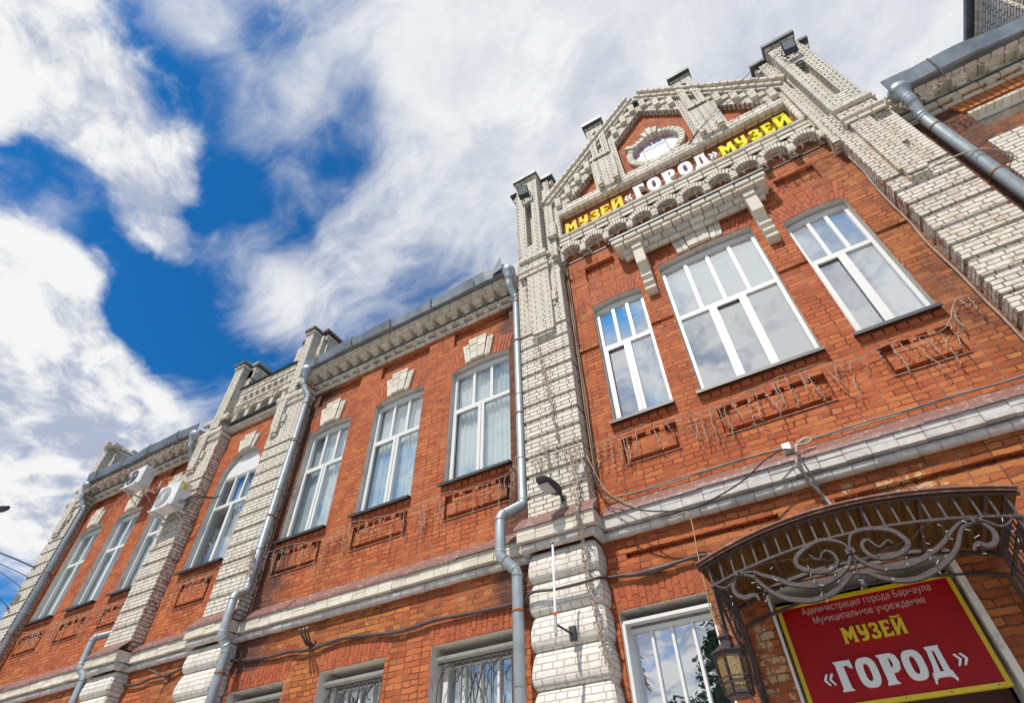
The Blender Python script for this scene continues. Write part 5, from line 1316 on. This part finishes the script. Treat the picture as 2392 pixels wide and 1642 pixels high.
# ------------------------------------------------------------------ cables and small ironwork
def cable(pts, r, mat, name, label, cat='cable', grp=None, sm=5, n=6, extra=None):
    mb = MB(); mb.tube(smooth(pts, sm), r, n)
    for e_ in (extra or []): mb.tube(smooth(e_, sm), r*.6, n)
    return single(mb, name, mat, label, cat, grp)
cB = [(-8.395,4.426),(-7.861,4.362),(-7.437,4.336),(-7.103,4.336),(-6.731,4.29),(-6.455,4.312),(-6.094,4.334),(-5.761,4.305),(-5.182,4.241),(-4.83,4.247),(-4.518,4.268),(-4.135,4.253),(-3.768,4.239),(-3.391,4.23),(-3.1, 4.22)]
cable([(a, -.045+.008*math.sin(a*3), b) for a, b in cB], .024, 'purplecable', 'cable', 'thick dark conduit sagging across the brick between the two rain pipes', n=8)
cC = [(-2.16, 4.262),(-1.97,4.244),(-1.763,4.217),(-1.509,4.224),(-1.281,4.245),(-1.083,4.251),(-.858,4.216),(-.6,4.19)]
mb = MB(); q = smooth([(a, -.05, b) for a, b in cC], 6); mb.tube(q, [.020 + .018*math.exp(-((p[0]+1.62)/.16)**2) for p in q], 8)
single(mb, 'cable', 'purplecable', 'dark cable with a swollen joint running under the canopy left end', 'cable')
cable([(-3.06, -.20, 4.05), (-3.05, -.315, 4.13), (-2.947, -.345, 4.175), (-2.67, -.345, 4.147), (-2.328, -.345, 4.147), (-2.17, -.31, 4.17), (-2.14, -.08, 4.25)], .017, 'purplecable', 'cable', 'thin black cable wrapped round the whitewashed pilaster behind the antenna')
cable([(-11.04, -.05, 4.47), (-10.65, -.05, 4.432), (-10.314, -.05, 4.471), (-9.852, -.05, 4.459), (-9.5, -.05, 4.52), (-9.25, -.1, 4.53)], .022, 'purplecable', 'cable', 'dark conduit crossing the narrow bay below the belt')
cable([(-2.16, -.10, 5.62), (-2.054, -.28, 5.492), (-1.973, -.30, 5.214), (-1.662, -.30, 4.882), (-1.324, -.30, 4.725), (-.939, -.30, 4.663), (-.425, -.30, 4.794), (-.086, -.30, 4.979), (.155, -.26, 5.03), (.235, -.30, 4.756), (.264, -.34, 4.298), (.28, -.4, 3.90)], .009, 'black', 'cable', 'loose black wire looping down from the pilaster and up over the belt to the canopy')
cable([(-2.135, -.25, 5.831), (-2.048, -.25, 5.526), (-1.933, -.25, 5.203), (-1.757, -.25, 5.013), (-1.587, -.25, 4.858), (-1.428, -.25, 4.698), (-1.254, -.25, 4.648), (-1.069, -.25, 4.665), (-1.037, -.25, 4.526), (-1.063, -.25, 4.177), (-1.073, -.25, 3.831), (-1.078, -.25, 3.531), (-.97, -.4, 3.36)], .007, 'tan', 'cable', 'thin tan wire drooping over the belt and down beside the canopy', n=5)
cable([(.20, -.03, 5.0), (.19, -.20, 4.93), (.17, -.215, 4.85), (.22, -.11, 4.68), (.30, -.06, 4.45), (.34, -.3, 4.15), (.36, -.5, 3.92)], .016, 'greycable', 'cable', 'grey cable dropping from the belt onto the canopy roof')
cable([(2.765, -.03, 10.009), (2.66, -.05, 9.724), (2.66, -.05, 9.165), (2.63, -.04, 8.712), (2.62, -.04, 8.15), (2.625, -.04, 7.78), (2.60, -.04, 7.34), (2.615, -.04, 6.71), (2.61, -.04, 6.26), (2.615, -.04, 5.85), (2.60, -.04, 5.2)], .013, 'greycable', 'cable', 'pale grey cable running down the corner of the worn right pilaster')
mb = MB()
for k in range(4):
    q = [(-2.125+.014*k+random.uniform(-.008, .008), -.03-.012*(k % 2), 10.15-.46*i) for i in range(11)]; mb.tube(smooth(q, 3), .008, 5, k % 2)
single(mb, 'cable_bundle', ['tan', 'purplecable'], 'bundle of thin tan and dark wires down the corner of the big white pilaster', 'cables')
mb = MB()
for k in range(2): mb.tube(smooth([(-2.14, -.05, 5.55), (-2.05, -.04, 5.26), (-1.9, -.045, 5.22)] + [(-1.6+.42*i, -.04-.01*k, 5.19+.012*k+random.uniform(-.012, .012)) for i in range(11)], 4), .009, 5)
single(mb, 'cable', 'greycable', 'pair of brownish wires laid along the top of the flashing over the entrance', 'cable')
cable([(3.20, -.24, 8.40), (3.5, -.28, 8.36), (3.75, -.26, 8.28), (4.0, -.06, 8.22)], .010, 'fairy', 'cable', 'short pale cable stretched across the thick rain pipe')
mb = MB(); mb.box(-2.235, -2.165, -.30, -.235, 5.53, 5.63); o = single(mb, 'junction_box', 'greywhite', 'small grey junction box at the foot of the wire bundle on the big pilaster', 'junction box'); bevel(o, .006)
mb = MB(); mb.box(.10, .19, -.15, -.02, 5.10, 5.19); o = single(mb, 'junction_box', 'wlet', 'white junction box standing on the belt flashing above the canopy', 'junction box'); bevel(o, .006)
cable([(.18, -.10, 5.11), (.26, -.16, 5.13), (.36, -.16, 5.16), (.40, -.15, 5.13), (.34, -.16, 5.10), (.24, -.2, 5.08), (.22, -.2, 5.0)], .014, 'fairy', 'cable', 'thick pale cable curled on the flashing beside the white junction box')
for k, (a, b) in enumerate((((-16.714, 7.842), (-19.54, 8.895)), ((-16.709, 7.593), (-19.034, 8.46)), ((-16.816, 7.376), (-18.685, 8.16)), ((-16.88, 6.901), (-17.615, 7.241)))):
    dx, dz = b[0]-a[0], b[1]-a[1]; f_ = 10/abs(dx)
    mb = MB(); mb.tube(smooth([(a[0]-.12, -.26, a[1]), (b[0], -.3, b[1]), (a[0]+dx*f_, -.3, a[1]+dz*f_)], 3), .020 if k == 0 else .010, 5)
    single(mb, 'power_line', 'black', ('thick black overhead line, topmost of those meeting the far left corner', 'thin overhead line just under the thick topmost one at the far left', 'thin overhead line third from the top at the far left corner', 'lowest thin overhead line at the far left corner')[k], 'power line', 'overhead lines at the far left')
# three rusty prongs on a plate
t = thing('wall_bracket', 'rusty plate with three dark iron prongs on the brick above the ground floor windows', 'bracket', (-6.77, 0, 4.3))
mb = MB(); mb.plate([(-6.80, 4.34), (-6.70, 4.30), (-6.66, 4.42), (-6.76, 4.44)], [], -.02, .0); mb.build('plate', 'rust', t)
for k in range(3):
    mb = MB(); mb.tube([(-6.76+.035*k, -.01, 4.36), (-6.75+.04*k, -.10, 4.36), (-6.67+.07*k, -.34, 4.47)], .016, 6); mb.build('prong', 'purplecable', t)
t = thing('wall_bracket', 'small rusty bracket plate on the cable crossing the narrow bay', 'bracket', (-9.95, 0, 4.4))
mb = MB(); mb.plate([(-10.0, 4.36), (-9.88, 4.36), (-9.86, 4.50), (-9.95, 4.52)], [], -.03, .0); mb.build('plate', 'rust', t)
mb = MB(); mb.tube([(-9.95, -.02, 4.44), (-10.05, -.3, 4.5)], .014, 6); mb.build('prong', 'purplecable', t)
mb = MB(); mb.tube([(.53, .05, 11.98), (.62, -.02, 12.0), (1.01, -.35, 11.95)], .018, 6)
for q in ((3.22, -.38, 13.72), (3.18, -.5, 13.12)): mb.tube([(1.01, -.35, 11.95), ((1.01+q[0])/2, -.40, (11.95+q[2])/2-.03), q], .006, 4)
single(mb, 'stay_rod', 'black', 'black iron rod out of the round gable window, stayed by two thin wires', 'rod')
mb = MB(); mb.tube([(-10.55, .45, 10.9), (-10.54, .45, 11.85)], .035, 8); single(mb, 'vent_pipe', 'purplecable', 'short dark vent pipe behind the parapet of the narrow bay', 'vent pipe')

# ------------------------------------------------------------------ wrought grilles of the ground floor
for k, (x0, x1) in enumerate(WG):
    t = thing('window_grille', ('window grille nearest the left rain pipe, mostly cut off by the bottom edge', 'window grille on the middle of the three ground floor windows', 'window grille next to the big white pilaster, with the largest scrolls in view')[k], 'window grille', ((x0+x1)/2, .14, 2.2), 'scrolled grilles on the ground floor windows')
    mb = MB(); n = 8
    for i in range(n): x = x0+.10+(x1-x0-.2)*i/(n-1); mb.tube([(x, .14, 2.2), (x, .14, 3.80)], .0075, 6)
    mb.box(x0+.02, x1-.02, .132, .148, 3.795, 3.81); mb.box(x0+.02, x1-.02, .132, .148, 2.4, 2.415)
    mb.build('bar', 'iron', t)
    for sgn in (-1, 1):
        c = (x0+x1)/2; w_ = (x1-x0)/2
        X = lambda u: c + sgn*w_*u
        for p in ([(.28, 3.50), (.30, 3.62), (.44, 3.66), (.55, 3.74), (.72, 3.76), (.90, 3.62), (.94, 3.35), (.86, 3.16), (.72, 3.15), (.66, 3.26), (.70, 3.34)], [(.0, 3.30), (.08, 3.5), (.16, 3.68), (.28, 3.72), (.34, 3.66)], [(.0, 3.62), (.2, 3.3), (.42, 3.0), (.60, 2.7)], [(.55, 3.74), (.42, 3.68), (.44, 3.58), (.52, 3.57)]):
            m_ = MB(); m_.tube(smooth([(X(u), .128, z) for u, z in p], 5), .007, 5); m_.build('scroll', 'iron', t)
# ------------------------------------------------------------------ fairy lights
random.seed(77)
def icicles(path, label, drop=(.12, .40), step=.13, r=.0050, out=.03, tangle=0.0, mat='fairy', bulb='fairy'):
    """a string of icicle lights: a carrying wire with short hanging wires and little bulbs, one object"""
    mb = MB(); P = smooth(path, 8); mb.tube([(a, b+random.uniform(-.006, .006), c+random.uniform(-.012, .012)) for a, b, c in P], r, 4)
    L = 0; pts = [Vector(p) for p in P]; nxt = .05
    for i in range(len(pts)-1):
        d = (pts[i+1]-pts[i]).length; L += d
        while L > nxt:
            p = pts[i+1].copy(); nxt += step*random.uniform(.5, 1.5)
            h = random.uniform(*drop); k = max(3, int(h/.05)); q = [p]; dx = random.uniform(-.12, .12)
            for j in range(k):
                q.append(q[-1] + Vector((dx*h/k + random.uniform(-.015, .015) + tangle*random.uniform(-.06, .06), random.uniform(-.010, .010) + tangle*random.uniform(-.03, .02), -h/k + tangle*random.uniform(0, .05))))
            mb.tube(q, r*.85, 4, 0)
            for j in range(1, k+1):                                   # bulb stalks
                b = q[j]; e = b + Vector((random.uniform(-.035, .035), random.uniform(-.03, .0), random.uniform(-.035, .02))); mb.tube([b, e], [r*.7, r*1.5], 4, 1)
    return single(mb, 'fairy_lights', [mat, bulb], label, 'fairy lights', 'fairy light strings on the front')
icicles([(-8.25, -.12, 6.08), (-7.6, -.07, 6.10), (-7.0, -.06, 6.02), (-6.4, -.10, 6.12), (-5.8, -.08, 6.06), (-5.2, -.07, 6.02), (-4.6, -.09, 6.08), (-3.9, -.08, 6.0), (-3.4, -.09, 6.06), (-3.2, -.2, 6.22)], 'icicle light string under the three upper windows of the middle wing', (.15, .55))
icicles([(-2.1, -.06, 6.02), (-1.6, -.08, 6.10), (-1.0, -.07, 6.05), (-.6, -.06, 6.0), (-.2, -.09, 6.02), (.3, -.08, 6.10), (.9, -.08, 6.08), (1.2, -.06, 6.0), (1.6, -.08, 6.06), (2.1, -.07, 6.0), (2.4, -.05, 6.35), (2.58, -.05, 6.30)], 'icicle light string under the three upper windows of the museum front', (.15, .55))
icicles([(-2.1, -.20, 10.24), (-1.6, -.2, 10.2), (-1.1, -.22, 10.22), (-.4, -.3, 10.16), (.2, -.28, 10.2), (.9, -.3, 10.18), (1.5, -.25, 10.2), (2.1, -.22, 10.26), (2.55, -.22, 10.24)], 'icicle light string along the arcaded cornice under the gable', (.10, .36), .15, tangle=.35)
icicles([(-16.2, -.36, 9.82), (-15.2, -.38, 9.86), (-14.2, -.36, 9.84), (-13.2, -.38, 9.88), (-12.0, -.36, 9.86)], 'dense tangled light string under the far wing gutter', (.15, .45), .05, tangle=.8, r=.007)
icicles([(-16.0, -.06, 6.22), (-15, -.08, 6.16), (-14, -.08, 6.2), (-13, -.08, 6.15), (-12.0, -.08, 6.2)], 'icicle light string under the windows of the far wing', (.15, .5))
icicles([(-11.05, -.22, 10.3), (-10.6, -.22, 10.42), (-10.1, -.24, 10.40), (-9.6, -.22, 10.46), (-9.25, -.25, 10.35)], 'tangled light string on the parapet of the narrow bay', (.10, .45), .06, tangle=.9)
icicles([(-11.0, -.06, 6.1), (-10.4, -.07, 6.16), (-9.8, -.07, 6.12), (-9.3, -.1, 6.2)], 'light string under the arched window of the narrow bay', (.15, .5))
icicles([(3.42, -.28, 9.98), (3.9, -.36, 9.95), (4.4, -.36, 9.98), (4.9, -.36, 9.92), (5.5, -.36, 9.98)], 'icicle light string under the right wing gutter', (.10, .34), .09, tangle=.5)
icicles([(-2.95, -.26, 6.0), (-2.7, -.28, 6.15), (-2.4, -.28, 6.06), (-2.2, -.27, 6.1)], 'light string in a loose curtain across the big pilaster above the wall lamp', (.25, .65), .06, tangle=.25)
def hank(pts, label, n=5, sp=.03):
    mb = MB()
    for k in range(n):
        q = [Vector(p)+Vector((random.uniform(-sp, sp), random.uniform(-.012, .004), 0)) for p in smooth(pts, 6)]; mb.tube(q, .005, 4)
        for p in q[1:]:
            if random.random() < .8: mb.tube([p, p+Vector((random.uniform(-.05, .05), random.uniform(-.03, 0), random.uniform(-.06, .0)))], [.004, .008], 4)
    return single(mb, 'fairy_lights', 'fairy', label, 'fairy lights', 'fairy light strings on the front')
hank([(-2.86, -.33, 10.0), (-2.80, -.29, 9.2), (-2.72, -.29, 8.3), (-2.62, -.27, 7.5), (-2.55, -.27, 6.8), (-2.50, -.27, 6.2)], 'bunched light string hanging down the middle of the big white pilaster', 4)
hank([(-2.33, -.27, 5.9), (-2.30, -.30, 5.4), (-2.27, -.43, 5.0), (-2.26, -.40, 4.75), (-2.28, -.33, 4.4), (-2.25, -.33, 4.0), (-2.20, -.33, 3.6), (-2.16, -.33, 3.35)], 'bunched light string down the right edge of the whitewashed rusticated pilaster', 5, .035)
hank([(-2.22, -.30, 10.3), (-2.15, -.22, 10.1), (-2.12, -.10, 9.9)], 'knot of light string where the big pilaster meets the arcaded cornice', 9, .07)
hank([(-8.36, -.3, 6.1), (-8.28, -.30, 5.9), (-8.2, -.30, 5.6)], 'knot of light string round the left rain pipe at sill height', 6, .06)
icicles([(-.80, -1.17, 3.46), (-.4, -1.18, 3.56), (-.1, -1.18, 3.52), (.25, -1.18, 3.44), (.6, -1.18, 3.48), (.8, -1.18, 3.58), (1.1, -1.18, 3.56), (1.3, -1.18, 3.48)], 'sparse string of little bulbs dangling from the canopy scrollwork', (.10, .36), .17, .0017, mat='dgrey', bulb='wlet')

# ------------------------------------------------------------------ trees across the street, seen mirrored in the glass
def tree(x, y, h, w_, label, n=9000):
    t = thing('tree', label, 'tree', (x, y, -.15), 'trees across the street')
    mb = MB(); mb.tube([(x, y, -.2), (x+.1, y, h*.4), (x, y+.1, h*.92)], [.26, .17, .04], 8)
    tips = []
    for i in range(26):
        a = random.uniform(0, 6.28); z = h*random.uniform(.22, .9); L = w_*(1.05-z/h)*random.uniform(.7, 1.25)
        e = (x+L*math.cos(a), y+L*math.sin(a), z+L*.25); mb.tube([(x, y, z), ((x+e[0])/2, (y+e[1])/2, z+L*.2), e], [.05, .03, .012], 5); tips.append((Vector((x, y, z)), Vector(e)))
    mb.build('trunk', 'bark', t)
    mb = MB()
    for i in range(n):
        a, b = random.choice(tips); p = a.lerp(b, random.uniform(.25, 1.08)) + Vector((random.gauss(0, .28), random.gauss(0, .28), random.gauss(-.1, .26)))
        s_ = random.uniform(.08, .17); u = Vector((random.gauss(0, 1), random.gauss(0, 1), random.gauss(0, 1))).normalized(); v = u.orthogonal().normalized()
        mb.add([tuple(p-u*s_), tuple(p+v*s_*.6), tuple(p+u*s_), tuple(p-v*s_*.6)], [(0, 1, 2, 3)])
    mb.build('crown', 'leaf', t)
tree(-5.9, -27, 14.5, 4.4, 'tall dark tree across the street, mirrored at the right of the ground floor window')
tree(-10.0, -30, 11.0, 3.6, 'lower dark tree across the street, mirrored at the bottom left of the ground floor window')
